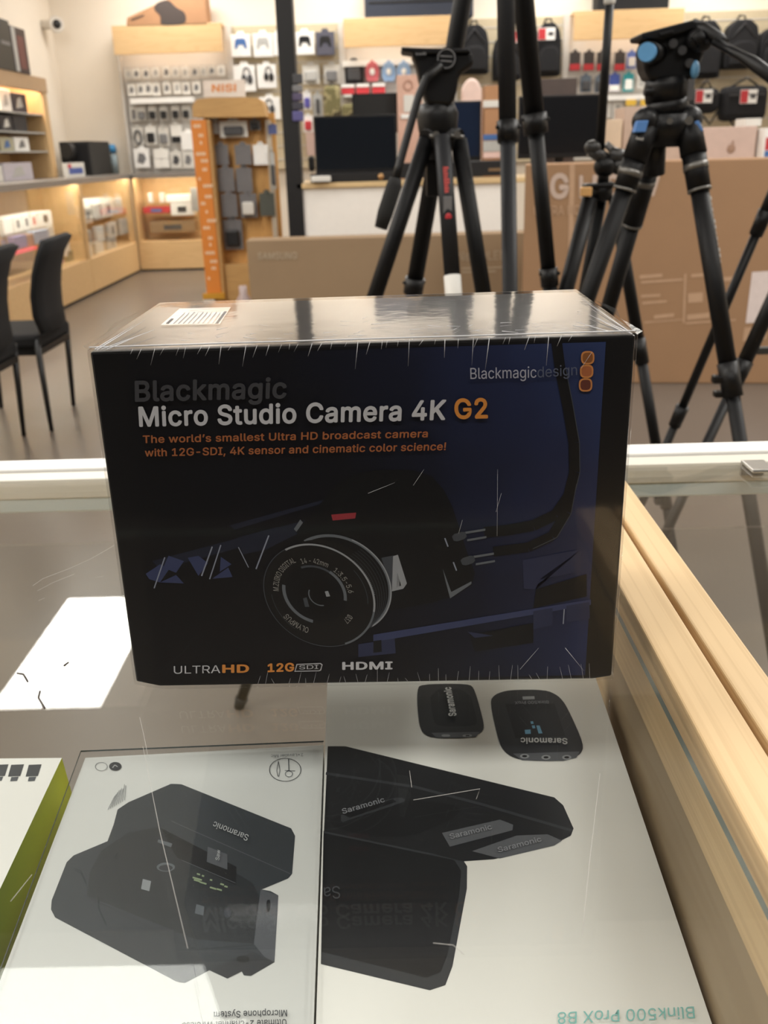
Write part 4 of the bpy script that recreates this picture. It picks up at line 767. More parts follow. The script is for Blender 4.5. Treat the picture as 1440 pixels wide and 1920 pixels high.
# beige unit: controllers and headphones
def boxed(x0, y0, x1, y1, m, label, group, draw, cat='boxed product', Y=WB-.02, deep=.09):
    c = aY((x0+x1)/2, (y0+y1)/2, Y-deep); k = abs(aY(x0+1, y0, Y-deep).x-aY(x0, y0, Y-deep).x); W, Hh = (x1-x0)*k, (y1-y0)*k
    b = MB(); b.box(c.x-W/2, c.x+W/2, Y-deep, Y, c.z-Hh/2, c.z+Hh*.36, .004)
    b.prism([(c.x-W*.22, Y-deep*.5, c.z+Hh*.355), (c.x+W*.22, Y-deep*.5, c.z+Hh*.355), (c.x+W*.14, Y-deep*.5, c.z+Hh*.5), (c.x-W*.14, Y-deep*.5, c.z+Hh*.5)], (0, .004, 0))
    o = b.build('boxed_product', m, None, label, cat, group)
    f = Y-deep
    P = lambda a, e: (c.x+W*a, f-.004, c.z+Hh*e)
    if draw:
        kind, dm = draw; p = MB()
        if kind == 'pad':
            p.prism([P(-.28, .12), P(-.2, .2), P(.2, .2), P(.28, .12), P(.32, -.18), P(.22, -.2), P(.12, -.04), P(-.12, -.04), P(-.22, -.2), P(-.32, -.18)], (0, .0035, 0), .001)
        else:
            s = .0 if kind == 'cans' else .12
            for i in range(10):
                a, e = math.pi*i/10, math.pi*(i+1)/10
                p.tube(P(s+.16*math.cos(a), .08+.2*math.sin(a)), P(s+.16*math.cos(e), .08+.2*math.sin(e)), W*.03, seg=6)
            p.ell(P(s-.14, -.08), (W*.12, .012, Hh*.16)); p.ell(P(s+.14, -.1), (W*.13, .014, Hh*.17))
        p.build('pictured_product', dm, o)
    MB().tube((c.x, Y+.06, c.z+Hh*.46), (c.x, f-.02, c.z+Hh*.46), .004, seg=6).build('peg_hook', HOOK, o)
    return o
G1 = 'boxed game controllers'
boxed(433, 60, 469, 104, WHITE, 'white boxed game controller, blue pad pictured, upper left of the beige slatwall', G1, ('pad', BLUE))
boxed(474, 58, 511, 104, WHITE, 'white boxed game controller, grey pad pictured, next to the blue one', G1, ('pad', GREYL))
boxed(512, 58, 524, 102, WHITE, 'white box mostly hidden behind the black column, top row', G1, None)
boxed(553, 55, 589, 100, WHITE, 'white boxed game controller, black pad pictured, right of the black column', G1, ('pad', BLK))
boxed(592, 55, 627, 101, mat('slate_box', (84, 84, 98), .5), 'dark slate boxed game controller at the top right of the beige slatwall', G1, ('pad', BLK))
G2_ = 'boxed headphones'
boxed(438, 117, 478, 169, WHITE, 'white headphone box above the kiosk sign', G2_, ('side', GREYD))
boxed(482, 116, 517, 163, WHITE, 'white headphone box directly left of the black column', G2_, ('side', BLK))
boxed(486, 177, 524, 222, WHITE, 'white headphone box beside the kiosk header, lowest of its column', G2_, ('cans', GREYD))
G3_ = 'packs right of the black column'
pack(583, 138, 32, 36, LIGHTP2, 'silver grey pack right of the black column, second row', G3_, WB-.02, GREYL, 'blister', deep=.09)
pack(622, 138, 30, 36, LIGHTP2, 'silver grey pack at the right end of the second beige row', G3_, WB-.02, GREYM, 'blister', deep=.09)
pack(576, 188, 15, 33, WHITE, 'slim white pack with purple print right of the column', G3_, WB-.02, mat('violet', (86, 80, 160), .5), 'blister')
pack(596, 197, 18, 41, GREYL, 'slim grey pack holding a dark stick, right of the column', G3_, WB-.02, GREYD, 'tall')
pack(578, 231, 18, 31, WHITE, 'white pack with red print left above the large monitor', G3_, WB-.02, RED, 'blister')
pack(583, 268, 16, 44, mat('dusty_pink', (196, 168, 158), .6), 'dusty pink pack low beside the large monitor', G3_, WB-.02, None, 'box')
# camouflage bag
CAMO = bpy.data.materials.new('camouflage'); CAMO.use_nodes = True
nt = CAMO.node_tree; N = nt.nodes; v = N.new('ShaderNodeTexNoise'); v.inputs['Scale'].default_value = 9; cr = N.new('ShaderNodeValToRGB'); cr.color_ramp.interpolation = 'CONSTANT'
e = cr.color_ramp.elements; e[0].color = (*lin((120, 114, 78)), 1); e[1].position = .5; e[1].color = (*lin((168, 158, 118)), 1); q = e.new(.58); q.color = (*lin((88, 80, 58)), 1)
tc = N.new('ShaderNodeTexCoord'); nt.links.new(tc.outputs['Object'], v.inputs['Vector']); nt.links.new(v.outputs['Fac'], cr.inputs[0]); nt.links.new(cr.outputs[0], N['Principled BSDF'].inputs['Base Color']); N['Principled BSDF'].inputs['Roughness'].default_value = .9
b = MB(); x0, x1, z0, z1 = pbox(b, 607, 160, 638, 222, WB-.34, .16, .04)
cb = b.build('camera_bag', CAMO, None, 'camouflage bag hanging above the large monitor', 'bag')
MB().sweep([(x0+.06, WB-.28, z1-.02), ((x0+x1)/2, WB-.28, z1+.03), (x1-.06, WB-.28, z1-.02)], .012, 8).build('handle', BLKF, cb)
MB().tube(((x0+x1)/2, WB+.055, z1+.015), ((x0+x1)/2, WB-.3, z1+.015), .006, seg=8).build('peg_hook', HOOK, cb)
b = MB(); x0, x1, z0, z1 = pbox(b, 640, 194, 668, 222, WB-.36, .14, .04); cb = b.build('camera_pouch', CAMO, None, 'small camouflage pouch behind the large monitor, beside the dark one', 'bag')
MB().tube(((x0+x1)/2, WB+.055, z1-.03), ((x0+x1)/2, WB-.24, z1-.03), .006, seg=8).build('peg_hook', HOOK, cb)
# white unit behind the monitors
G4 = 'hangers on the white slatwall behind the monitors'
pack(664, 134, 35, 40, BLKM, 'black hanging box at the left end above the monitors', G4, WB-.03, GREYD, 'blister', deep=.1)
for x, m, c_ in ((698, mat('rose_pack', (206, 104, 112), .5), 'rose red rounded pack right of the black hanging box'), (729, mat('sky_pack', (150, 182, 222), .5), 'pale blue rounded pack, left one of two'), (757, mat('sky_pack', (150, 182, 222), .5), 'pale blue rounded pack, right one of two')):
    c = aY(x, 133, WB-.06); kk = abs(aY(x+1, 133, WB-.06).x-c.x)
    b = MB(); pts = [(c.x+kk*13*a, WB-.08, c.z+kk*18*e) for a, e in ((-1, -.5), (-.7, -1), (.7, -1), (1, -.5), (1, .2), (.6, .75), (.25, .8), (.2, 1), (-.2, 1), (-.25, .8), (-.6, .75), (-1, .2))]
    b.prism(pts, (0, .05, 0), .008); o = b.build('round_pack', m, None, c_+' on the white slatwall', 'package', G4)
    MB().ell((c.x, WB-.085, c.z-.01), (kk*5, .015, kk*6)).build('product', WHITE, o)
for k, x in enumerate((652, 680, 710)):
    b = MB(); pbox(b, x-12, 162-k, x+12, 176-k, WB-.16, .1, .004); o = b.build('price_box', RED, None, ('first', 'second', 'third')[k]+' small red and white box along the white ledge above the dark monitor', 'box', 'red boxes above the dark monitor')
    b = MB(); pbox(b, x-12, 158-k, x+12, 164-k, WB-.165, .1); b.build('lid', WHITE, o)
b = MB(); pbox(b, 642, 112, 782, 123, WB-.05, .1); b.build('shelf_strip', RAILW, None, 'white upper ledge behind the rose and blue packs', 'shelf')
b = MB(); pbox(b, 644, 176, 750, 180, WB-.2, .25); b.build('shelf_strip', RAILW, None, 'white lower ledge carrying the red and white boxes', 'shelf')
# navy bag and black case on the headers, carton on the corner unit
NAVY = mat('navy_nylon', (38, 44, 58), .7, noise=.1, scale=60)
b = MB(); x0, x1, z0, z1 = pbox(b, 683, -42, 888, 36, WB-.2, .24, .03); b_ = b.build('equipment_bag', NAVY, None, 'long navy equipment bag lying on the maple header at top centre', 'bag')
MB().box(x0+.05, x1-.05, WB-.207, WB-.2, z0+.17, z0+.19).build('zipper', BLKM, b_)
b = MB(); x0, x1, z0, z1 = pbox(b, 1121, -28, 1256, 22, WB-.2, .3, .02); b_ = b.build('equipment_case', BLKF, None, 'black soft case lying on the maple header above the memory cards', 'case')
MB().box((x0+x1)/2-.12, (x0+x1)/2+.08, WB-.206, WB-.2, z0+.22, z0+.27).build('badge', OFFW, b_)
MB().sweep([((x0+x1)/2-.2, WB-.15, z1-.01), ((x0+x1)/2, WB-.15, z1+.05), ((x0+x1)/2+.2, WB-.15, z1-.01)], .015, 8).build('handle', BLKF, b_)
KRAFT = mat('kraft_card', (176, 132, 96), .75, noise=.06, scale=12)
P11 = lambda x, y: aY(x, y, 11.7)
o = MB().prism([P11(*p) for p in ((237, 50), (238, 33), (318, -4), (384, -10), (389, 46))], (0, .28, 0), .004).build('carton', KRAFT, None, 'brown slanted carton with a dark figure on top of the corner display', 'box')
b = MB(); b.prism([P11(*p)+Vector((0, -.004, 0)) for p in chaikin([(300, 48), (302, 30), (288, 18), (292, 6), (315, -2), (330, 14), (346, 22), (350, 36), (344, 46)], 2)], (0, .0035, 0)); b.build('printed_figure', mat('print_charcoal', (72, 62, 58), .7), o)
b = MB(); b.prism([P11(*p)+Vector((0, -.004, 0)) for p in ((246, 36), (270, 27), (270, 30), (247, 39))], (0, .0035, 0)); b.build('printed_stripe', mat('print_charcoal', (72, 62, 58), .7), o)
# ------------------------------------------------------------------ backpacks
TAGW = WHITE
def backpack(x0, y0, x1, y1, label, Y=WB-.25, tagat=None):
    c0 = aY(x0, (y0+y1)/2, Y); c1 = aY(x1, (y0+y1)/2, Y); top = aY((x0+x1)/2, y0, Y).z; bot = aY((x0+x1)/2, y1, Y).z
    cx, W, Hh = (c0.x+c1.x)/2, c1.x-c0.x, top-bot
    t = thing('backpack', (cx, Y+.1, bot), label, 'backpack', 'backpacks hanging on the beige slatwalls')
    prof = [(-.5, 0), (-.5, .62), (-.42, .86), (-.2, 1), (.2, 1), (.42, .86), (.5, .62), (.5, 0)]
    MB().prism([(cx+W*a, Y, bot+Hh*e) for a, e in prof], (0, .2, 0), .02).build('body', BLKF, t)
    MB().prism([(cx+W*.8*a, Y-.06, bot+Hh*(.06+.5*e)) for a, e in prof], (0, .061, 0), .02).build('front_pocket', BLKF, t)
    MB().sweep([(cx-.05, Y+.12, top-.01), (cx-.03, Y+.12, top+.05), (cx+.03, Y+.12, top+.05), (cx+.05, Y+.12, top-.01)], .01, 8).build('handle', BLKF, t)
    MB().tube((cx, WB+.055, top+.045), (cx, Y+.02, top+.045), .006, seg=8).build('peg_hook', HOOK, t)
    b = MB(); b.sweep([(cx-W*.36, Y-.002, bot+Hh*.62), (cx, Y-.012, bot+Hh*.92), (cx+W*.36, Y-.002, bot+Hh*.62)], .006, 6); b.build('zipper', GREYD, t)
    if tagat: hangtag(t, *tagat, Y-.075)
    return t
def hangtag(parent, x0, y0, x1, y1, Y):
    b = MB(); X0, X1, z0, z1 = pbox(b, x0, y0, x1, y1, Y, .004, .001); g = b.build('hang_tag', WHITE, parent, 'white and red hang tag')
    MB().box(X0+.004, X0+(X1-X0)*.45, Y-.002, Y-.0005, z0+.006, z1-.006).build('red_block', RED, g)
    MB().box(X0+(X1-X0)*.6, X1-(X1-X0)*.1, Y-.002, Y-.0005, z0+(z1-z0)*.35, z0+(z1-z0)*.65).build('print_mark', GREYD, g)
backpack(862, 46, 917, 138, 'black backpack partly behind the video tripod head, leftmost on the wall')
backpack(926, 62, 978, 150, 'black backpack behind the upright tripod legs, with a small white tag', tagat=(964, 58, 974, 80))
backpack(1006, 42, 1053, 142, 'black backpack with red and white tag right of the tripod legs', tagat=(1009, 52, 1041, 75))
backpack(1296, 38, 1354, 146, 'dark backpack directly behind the fluid head')
backpack(1362, 36, 1424, 128, 'tall black backpack right of the fluid head, above the duffel bags')
backpack(1426, 50, 1486, 130, 'black backpack cut by the right edge of the frame')
def duffel(x0, y0, x1, y1, tagat, label, Y=WB-.56):
    b = MB(); X0, X1, z0, z1 = pbox(b, x0, y0, x1, y1, Y, .25, .07)
    t = b.build('shoulder_bag', BLKF, None, label, 'bag', 'shoulder bags at the far right')
    MB().sweep([(X0+.08, Y+.1, z1-.02), ((X0+X1)/2, Y+.05, z1+.08), (X1-.08, Y+.1, z1-.02)], .012, 8).build('carry_strap', BLKF, t)
    MB().tube(((X0+X1)/2, WB+.055, z1+.07), ((X0+X1)/2, Y+.03, z1+.07), .006, seg=8).build('peg_hook', HOOK, t)
    MB().sweep([(X0+.1, Y+.05, z0+.02), (X0+.2, Y-.02, z0-.12), (X0+.3, Y+.05, z0+.02)], .012, 8).build('dangling_strap', BLKF, t)
    MB().box(X0+.06, X1-.06, Y-.012, Y+.004, z0+(z1-z0)*.72, z0+(z1-z0)*.76).build('zipper', GREYD, t)
    hangtag(t, *tagat, Y-.012)
duffel(1300, 164, 1352, 212, (1304, 168, 1336, 193), 'black shoulder bag with red and white tag beside the fluid head column')
duffel(1356, 160, 1442, 226, (1388, 168, 1420, 194), 'larger black shoulder bag with red and white tag at far right')
# memory card wall
G5 = 'packs on the memory card wall'
REDBLK = mat('charcoal_pack', (58, 54, 54), .5)
for k, x in enumerate((1078, 1104, 1129, 1162)): pack(x, 114, 20, 34, REDBLK, 'charcoal memory card pack with red foot, %s in the top row' % ORD[k], G5, WB-.03, RED, 'band')
pack(1184, 112, 18, 30, mat('cornflower', (92, 116, 190), .5), 'cornflower blue pack beside the fluid head knob', G5, WB-.03, WHITE, 'blister')
pack(1098, 156, 20, 30, mat('slate_blue', (92, 104, 118), .5), 'slate grey blue pack above the black monitor, left one', G5, WB-.03, GREYD, 'blister'); pack(1123, 157, 15, 30, mat('slate_blue', (92, 104, 118), .5), 'slate grey blue pack behind the thin upright pole', G5, WB-.03, GREYD, 'blister')
pack(1152, 154, 19, 31, mat('royal_blue', (62, 82, 158), .5), 'royal blue pack right of the thin upright pole', G5, WB-.03, WHITE, 'band'); pack(1178, 154, 20, 33, mat('teal_pack', (40, 150, 158), .5), 'teal pack in the second row of the memory card wall', G5, WB-.03, WHITE, 'blister')
for k, x in enumerate((1203, 1214)): pack(x, 150-k*18, 16, 28, WHITE, ('lower', 'upper')[k]+' white pack just left of the fluid head body', G5, WB-.03, GREYL, 'blister')
pack(1137, 203, 16, 33, WHITE, 'white pack in the third row, just right of the thin upright pole', G5, WB-.03, None, 'box'); pack(1156, 205, 19, 34, WHITE, 'white pack in the third row, left of the yellow strip', G5, WB-.03, GREYL, 'box')
b = MB(); pbox(b, 1130, 178, 1222, 187, WB-.18, .2); s_ = b.build('shelf_strip', RAILW, None, 'white ledge with yellow price strips on the memory card wall', 'shelf')
for x0, x1 in ((1174, 1193), (1201, 1213)):
    b = MB(); pbox(b, x0, 187, x1, 198, WB-.19, .01); b.build('price_strip', mat('yellow_strip', (232, 190, 70), .5), s_, 'yellow price strip')
# ================================================================== FAR SHOWCASES
CGLASS = clear('showcase_glass', (.985, .99, .985), .04)
WARM = mat('led_strip', (255, 242, 218), .5, noise=0, emit=40.0)
GTOP = mat('grey_edge', (150, 146, 142), .4, metal=.3)
def far_case(x0, x1, y0, y1, front, label, lights=True):
    """front: 'y' faces -y, 'x' faces +x"""
    t = thing('wood_showcase', ((x0+x1)/2, (y0+y1)/2, 0), label, 'showcase', 'wooden showcases along the far walls')
    MB().box(x0, x1, y0, y1, 0.02, .34, .004).build('plinth', MAPLE, t)
    MB().box(x0+.02, x1-.02, y0+.02, y1-.02, 0, .02).build('kick_strip', BLKM, t)
    b = MB(); b.box(x0, x1, y0, y1, 1.075, 1.1)
    if front == 'x': b.box(x1-.02, x1, y0, y1, 1.048, 1.0749)
    else: b.box(x0, x1, y0, y0+.02, 1.048, 1.0749)
    b.build('top', GTOP, t)
    for sx in ((x0, x0+.03), (x1-.03, x1)): MB().box(*sx, y0, y1, .34, 1.074).build('side_panel', MAPLEZ, t) if front == 'y' else None
    if front == 'x':
        for sy in ((y0, y0+.03), (y1-.03, y1)): MB().box(x0, x1-.004, *sy, .34, 1.074).build('side_panel', MAPLEZ, t)
        MB().box(x0, x0+.02, y0+.03, y1-.03, .34, 1.074).build('rear_panel', MAPLE, t)
        MB().box(x0+.02, x1-.12, y0+.03, y1-.03, .70, .708).build('shelf', CGLASS, t)
        if y1 < 9.6: MB().box(x0+.02, x1-.06, y0+.03, y1-.03, SH2-.008, SH2).build('shelf', CGLASS, t)
        MB().box(x1-.028, x1-.023, y0+.03, y1-.03, .34, 1.07).build('glass_front', CGLASS, t)
        MB().box(x1-.07, x1-.04, y0+.05, y1-.05, 1.062, 1.074).build('led_strip', WARM, t)
    else:
        MB().box(x0+.03, x1-.03, y1-.02, y1, .34, 1.074).build('rear_panel', MAPLE, t)
        MB().box(x0+.03, x1-.03, y0+.12, y1-.02, .76, .768).build('shelf', CGLASS, t)
        MB().box(x0+.03, x1-.03, y0+.023, y0+.028, .34, 1.07).build('glass_front', CGLASS, t)
        MB().box(x0+.05, x1-.05, y0+.04, y0+.07, 1.062, 1.074).build('led_strip', WARM, t)
    return t
LX = -2.985
SH2 = aX(50, 460, -3.1).z
far_case(RX0+.01, LX, 9.59, 11.44, 'x', 'wooden showcase along the left wall, the unit nearest the far corner')
far_case(RX0+.01, LX, 7.4, 9.58, 'x', 'wooden showcase along the left wall, behind the black chairs')
far_case(RX0+.01, LX, 5.2, 7.39, 'x', 'wooden showcase along the left wall, partly outside the frame')
far_case(LX+.002, -1.79, 11.46, 11.92, 'y', 'wooden showcase under the corner slatwall, behind the orange kiosk')
def case_item(px0, py0, px1, py1, X, deep, m, label, group, mark=None, cat='box', zfix=None):
    y0 = aX(px0, (py0+py1)/2, X).y; y1 = aX(px1, (py0+py1)/2, X).y; xm = (px0+px1)/2
    z1 = aX(xm, py0, X).z; z0 = aX(xm, py1, X).z
    if zfix is not None: z1 = zfix+(z1-z0); z0 = zfix
    z1 = min(z1, 1.04); z0 = max(z0, .3405)
    lo, hi = (9.625, 11.405) if (y0+y1)/2 > 9.585 else (7.435, 9.545)
    if y0 < lo: y1 += lo-y0; y0 = lo
    if y1 > hi: y0 -= y1-hi; y1 = hi
    o = MB().box(X-deep, X, y0, y1, z0, z1, .004).build('small_box', m, None, label, cat, group)
    if mark: MB().box(X+.0005, X+.003, y0+(y1-y0)*.35, y0+(y1-y0)*.65, z0+(z1-z0)*.25, z0+(z1-z0)*.75).build('printed_mark', mark, o)
    return o
GA = 'goods in the left wall showcases'
XS = -3.16
for k, (x0, x1, mk) in enumerate(((2, 20, None), (21, 38, GREYM), (39, 52, GREYD), (53, 66, RED), (68, 94, GREYD))):
    case_item(x0, 381-k*3, x1, 411-k*3.6, XS, .2, WHITE, 'bright white box, %s along the upper shelf of the left showcase' % ORD[k], GA, mk, zfix=.7085)
items = [(0, 447, 13, 470, mat('mauve_box', (140, 116, 140), .6), 'mauve box at the left end of the lower shelf, behind the chairs'), (28, 444, 52, 468, mat('lavender_box', (138, 126, 176), .6), 'lavender box with dark lids on the lower showcase shelf'),
         (48, 430, 62, 452, mat('copper_box', (172, 120, 82), .6), 'copper brown box between the lavender and pale blue ones'), (63, 424, 92, 448, mat('pale_blue_box', (168, 188, 216), .6), 'pale blue box on the lower showcase shelf, left of the chair back'), (64, 411, 74, 424, WHITE, 'small white jar like box standing behind the pale blue box'), (90, 410, 100, 436, mat('white_bottle', (226, 224, 215), .4), 'slim white box standing upright by the pale blue box')]
for x0, y0, x1, y1, m, lb in items: case_item(x0, y0, x1, y1, -3.08 if y0 < 420 else -3.045, .022 if y0 < 420 else .058, m, lb, GA, GREYL if 'mauve' in lb else None, zfix=SH2+.0005)
b = MB(); y0 = aX(18, 478, -3.02).y; y1 = aX(70, 464, -3.02).y; b.box(-3.042, -3.02, y0, y1, SH2-.034, SH2-.0085); b.build('red_tube', mat('red_light_tube', (236, 70, 86), .4, emit=.6), None, 'glowing red tube along the shelf edge behind the chairs', 'light tube')
for k, (x0, y0, x1, y1, m) in enumerate(((140, 425, 152, 466, mat('lilac_box', (128, 116, 168), .6)), (122, 452, 132, 480, OFFW), (132, 468, 142, 492, mat('olive_box', (128, 122, 84), .6)), (112, 488, 122, 508, mat('pink_box', (206, 160, 160), .6)))):
    case_item(x0, y0, x1, y1, -3.14, .1, m, ('lilac', 'white', 'olive', 'pink')[k]+' box low in the showcase just right of the chair back', GA)
GB = 'goods in the corner showcase unit'
for k, (x0, x1) in enumerate(((149, 165), (166, 184))): case_item(x0, 342-k*2, x1, 374-k*4, -3.17, .2, WHITE, ('left', 'right')[k]+' bright white box on the upper shelf of the corner side unit', GB, None, zfix=.7085)
case_item(186, 338, 208, 364, -3.2, .2, OFFW, 'off white box with a faint oval, upper shelf of the corner side unit', GB, GREYL, zfix=.7085)
k = 0
for r, (y, n) in enumerate(((404, 4), (446, 4), (474, 3))):
    for i in range(n):
        x = 158+i*(19 if r == 0 else 23); yy = y-(x-158)*.32
        case_item(x, yy-15, x+15, yy+15, -3.06, .04, (LIGHTP2, GREYL, LIGHTP)[(i+r) % 3], 'grey white clear pack, %s in the %s row behind the corner side glass' % (ORD[i], ('top', 'middle', 'bottom')[r]), GB, (GREYM, None)[i % 2])
# corner case (facing us)
GC = 'goods in the showcase under the corner slatwall'
def y_item(px0, py0, px1, py1, Y, deep, m, label, group, mark=None, cat='box', name='small_box', zfix=None):
    c0 = aY(px0, (py0+py1)/2, Y).x; c1 = aY(px1, (py0+py1)/2, Y).x; z1 = aY((px0+px1)/2, py0, Y).z; z0 = aY((px0+px1)/2, py1, Y).z
    if zfix is not None: z1 = zfix+(z1-z0); z0 = zfix
    o = MB().box(c0, c1, Y, Y+deep, z0, z1, .005).build(name, m, None, label, cat, group)
    if mark: MB().box(c0+(c1-c0)*.3, c0+(c1-c0)*.7, Y-.003, Y-.0005, z0+(z1-z0)*.25, z0+(z1-z0)*.7).build('printed_mark', mark, o)
    return o
for k, (x0, x1) in enumerate(((276, 284), (297, 306))): y_item(x0, 348, x1, 367, 11.62, .05, OFFW, ('left', 'right')[k]+' small upright white figure on the corner showcase shelf', GC, zfix=.7685)
y_item(310, 353, 356, 367, 11.62, .15, WHITE, 'long bright white box on the corner showcase shelf', GC, zfix=.7685)
y_item(268, 388, 318, 400, 11.6, .2, RED, 'red edged flat box on the corner showcase floor', GC, BLUE); y_item(320, 380, 362, 404, 11.62, .2, WHITE, 'white box with two dark rings behind the orange kiosk post', GC, GREYD)
y_item(358, 352, 372, 396, 11.545, .03, GREYL, 'grey board standing in the corner showcase behind the orange post', GC)
y_item(282, 415, 366, 436, 11.6, .22, mat('tan_case', (150, 122, 88), .6), 'tan case low in the showcase under the corner slatwall', GC, GREYD)
# ------------------------------------------------------------------ things on the left counter
GT = 1.1005
b = MB(); c = aX(120, 330, -3.55)
def on_counter(px0, py0, px1, X, h, deep): return aX(px0, py0, X).y, aX(px1, py0, X).y
y0, y1 = aX(155, 326, -3.4).y, aX(193, 326, -3.4).y
t = thing('loudspeaker', (-3.5, (y0+y1)/2, GT), 'black loudspeaker cabinet on the left counter beneath the cream wall', 'speaker')
hz = aX(180, 266, -3.4).z
MB().box(-3.62, -3.28, y0, y1, GT, hz, .01).build('cabinet', mat('speaker_black', (44, 43, 42), .6), t)
MB().box(-3.6, -3.3, y0-.012, y0-.0005, GT+.02, hz-.02, .004).build('grille', BLKF, t)
b = MB(); p = aX(149, 283, -3.485); p.y = min(p.y, y0-.12); b.tube((-3.5, p.y-.03, p.z), (-3.47, p.y+.03, p.z), .085, seg=24); b.tube((-3.485, p.y, GT), (-3.485, p.y, p.z-.08), .012)
b.tube((-3.485, p.y, GT), (-3.485, p.y, GT+.012), .07, seg=20)
b.build('round_mirror', BLK, None, 'round black disc on a stand beside the black loudspeaker', 'disc')
y0, y1 = aX(126, 328, -3.3).y, aX(160, 326, -3.3).y
o = MB().box(-3.34, -3.3, y0, y1, GT, aX(140, 305, -3.3).z, .003).build('picture_box', OFFW, None, 'small white box with a blue and red picture on the left counter', 'box')
MB().box(-3.2995, -3.297, y0+.08, y1-.08, GT+.03, GT+.09).build('blue_print', mat('print_blue', (70, 90, 160), .5), o); MB().box(-3.2995, -3.297, y0+.06, y0+.16, GT+.09, GT+.13).build('red_print', RED, o)
p = aX(216, 322, -3.3); b = MB(); b.sweep([(-3.3, p.y, GT), (-3.3, p.y, GT+.2), (-3.3, p.y, GT+.24)], [.045, .045, .02], 16); o = b.build('spray_bottle', mat('clear_blue_bottle', (170, 190, 200), .3), None, 'blue capped bottle on the left counter beside the loudspeaker', 'bottle')
MB().sweep([(-3.3, p.y, GT+.24), (-3.3, p.y, GT+.33)], [.05, .035], 14).build('cap', mat('bright_blue', (74, 150, 206), .4), o)
# security camera on the left wall
p = aX(79, 47, RX0)
t = thing('security_camera', (RX0, p.y, p.z), 'white dome security camera with a black lens on the cream wall', 'camera')
q = Vector((.55, -.83, -.05)).normalized(); c = Vector((RX0+.16, p.y-.02, p.z))
b = MB(); b.tube((RX0+.001, p.y, p.z), c, .05, .05, 14); b.build('mount', mat('camera_white', (215, 208, 198), .4), t)
MB().sweep([c-q*.08, c-q*.0, c+q*.05], [.05, .085, .08], 28).build('housing', mat('camera_white', (215, 208, 198), .4), t)
MB().ell(c+q*.045, (.048, .048, .048)).build('lens', BLK, t)
# ------------------------------------------------------------------ tall cabinet on the left wall
CX = -3.42; ya, yb = 8.2, 10.285
t = thing('wall_cabinet', ((CX+RX0)/2, (ya+yb)/2, GT), 'tall open maple cabinet standing on the left counter', 'cabinet')
zt_, zh0 = 2.03, aX(40, 167, CX).z
MB().box(RX0+.002, CX, yb-.14, yb, GT, zt_+.0, .004).build('side_panel', MAPLEZ, t)
MB().box(RX0+.002, CX, ya, ya+.05, GT, zt_, .004).build('side_panel', MAPLEZ, t)
MB().box(CX-.03, CX+.012, ya, yb+.01, zh0, zt_+.01, .004).build('fascia', mat('fascia_tan', (186, 156, 122), .5), t)
MB().box(RX0+.002, RX0+.02, ya+.05, yb-.14, GT, zt_).build('rear_panel', MAPLE, t)
zs = [aX(60, y, CX).z for y in (247, 283)]
for z in zs: MB().box(RX0+.02, CX-.02, ya+.05, yb-.14, z-.012, z).build('shelf', GREYL, t)
MB().box(RX0+.002, CX-.03, ya+.05, yb-.14, zt_-.03, zt_-.002).build('top_panel', MAPLE, t)
MB().box(CX-.09, CX-.06, ya+.1, yb-.2, zt_-.06, zt_-.035).build('led_strip', WARM, t)
GD = 'goods in the tall cabinet'
def cab(px0, py0, px1, py1, m, label, mark=None, zfix=None, X=CX-.06, deep=.22):
    y0 = aX(px0, (py0+py1)/2, X).y; y1 = min(aX(px1, (py0+py1)/2, X).y, yb-.15); z1 = aX((px0+px1)/2, py0, X).z; z0 = aX((px0+px1)/2, py1, X).z
    if zfix is not None: z1 += zfix-z0; z0 = zfix
    o = MB().box(X-deep, X, y0, y1, z0, z1, .006).build('cabinet_box', m, None, label, 'box', GD)
    if mark: MB().prism([(X+.0005, y0+(y1-y0)*a, z0+(z1-z0)*e) for a, e in ((.25, .2), (.7, .3), (.6, .8), (.4, .7))], (.003, 0, 0)).build('printed_mark', mark, o)
mid = aX(60, 212, CX).z
MB().box(RX0+.02, CX-.02, ya+.05, yb-.14, mid-.012, mid).build('shelf', GREYL, t)
cab(0, 170, 21, 211, WHITE, 'white box with grey strokes on the top cabinet shelf', GREYL, mid+.0005); cab(22, 175, 50, 211, mat('plum_black', (52, 44, 54), .5), 'dark plum box with pale marks on the top cabinet shelf', GREYL, mid+.0005)
cab(0, 217, 24, 246, mat('ink_box', (46, 44, 48), .5), 'near black box, left one on the second cabinet shelf', OFFW, zs[0]+.0005); cab(26, 217, 51, 246, mat('ink_box', (46, 44, 48), .5), 'near black box, right one on the second cabinet shelf', None, zs[0]+.0005)
cab(0, 253, 25, 279, mat('yellow_green_box', (180, 176, 150), .5), 'pale box with green picture on the third cabinet shelf', BLUE, zs[1]+.0005); cab(27, 253, 54, 279, WHITE, 'white box with round grey picture on the third cabinet shelf', GREYM, zs[1]+.0005)
cab(8, 308, 62, 342, mat('lilac_grey_box', (196, 190, 200), .5), 'lilac grey box on the bottom shelf of the tall cabinet', GREYL, GT); cab(-20, 312, 6, 344, OFFW, 'white rounded box at the bottom left of the tall cabinet', None, GT)
o = MB().box(-3.75, -3.4, aX(-20, 105, -3.4).y, aX(26, 105, -3.4).y, zt_+.011, zt_+.011+.42, .006).build('display_box', mat('green_black_box', (50, 50, 46), .5), None, 'dark green black box on top of the tall cabinet, left of the maroon one', 'box', 'boxes on top of the tall cabinet')
yq = aX(5, 100, -3.4).y; MB().box(-3.399, -3.396, yq, aX(22, 105, -3.4).y, zt_+.22, zt_+.25).build('printed_mark', GREYM, o)
y0, y1 = aX(27, 105, -3.4).y, aX(53, 105, -3.4).y
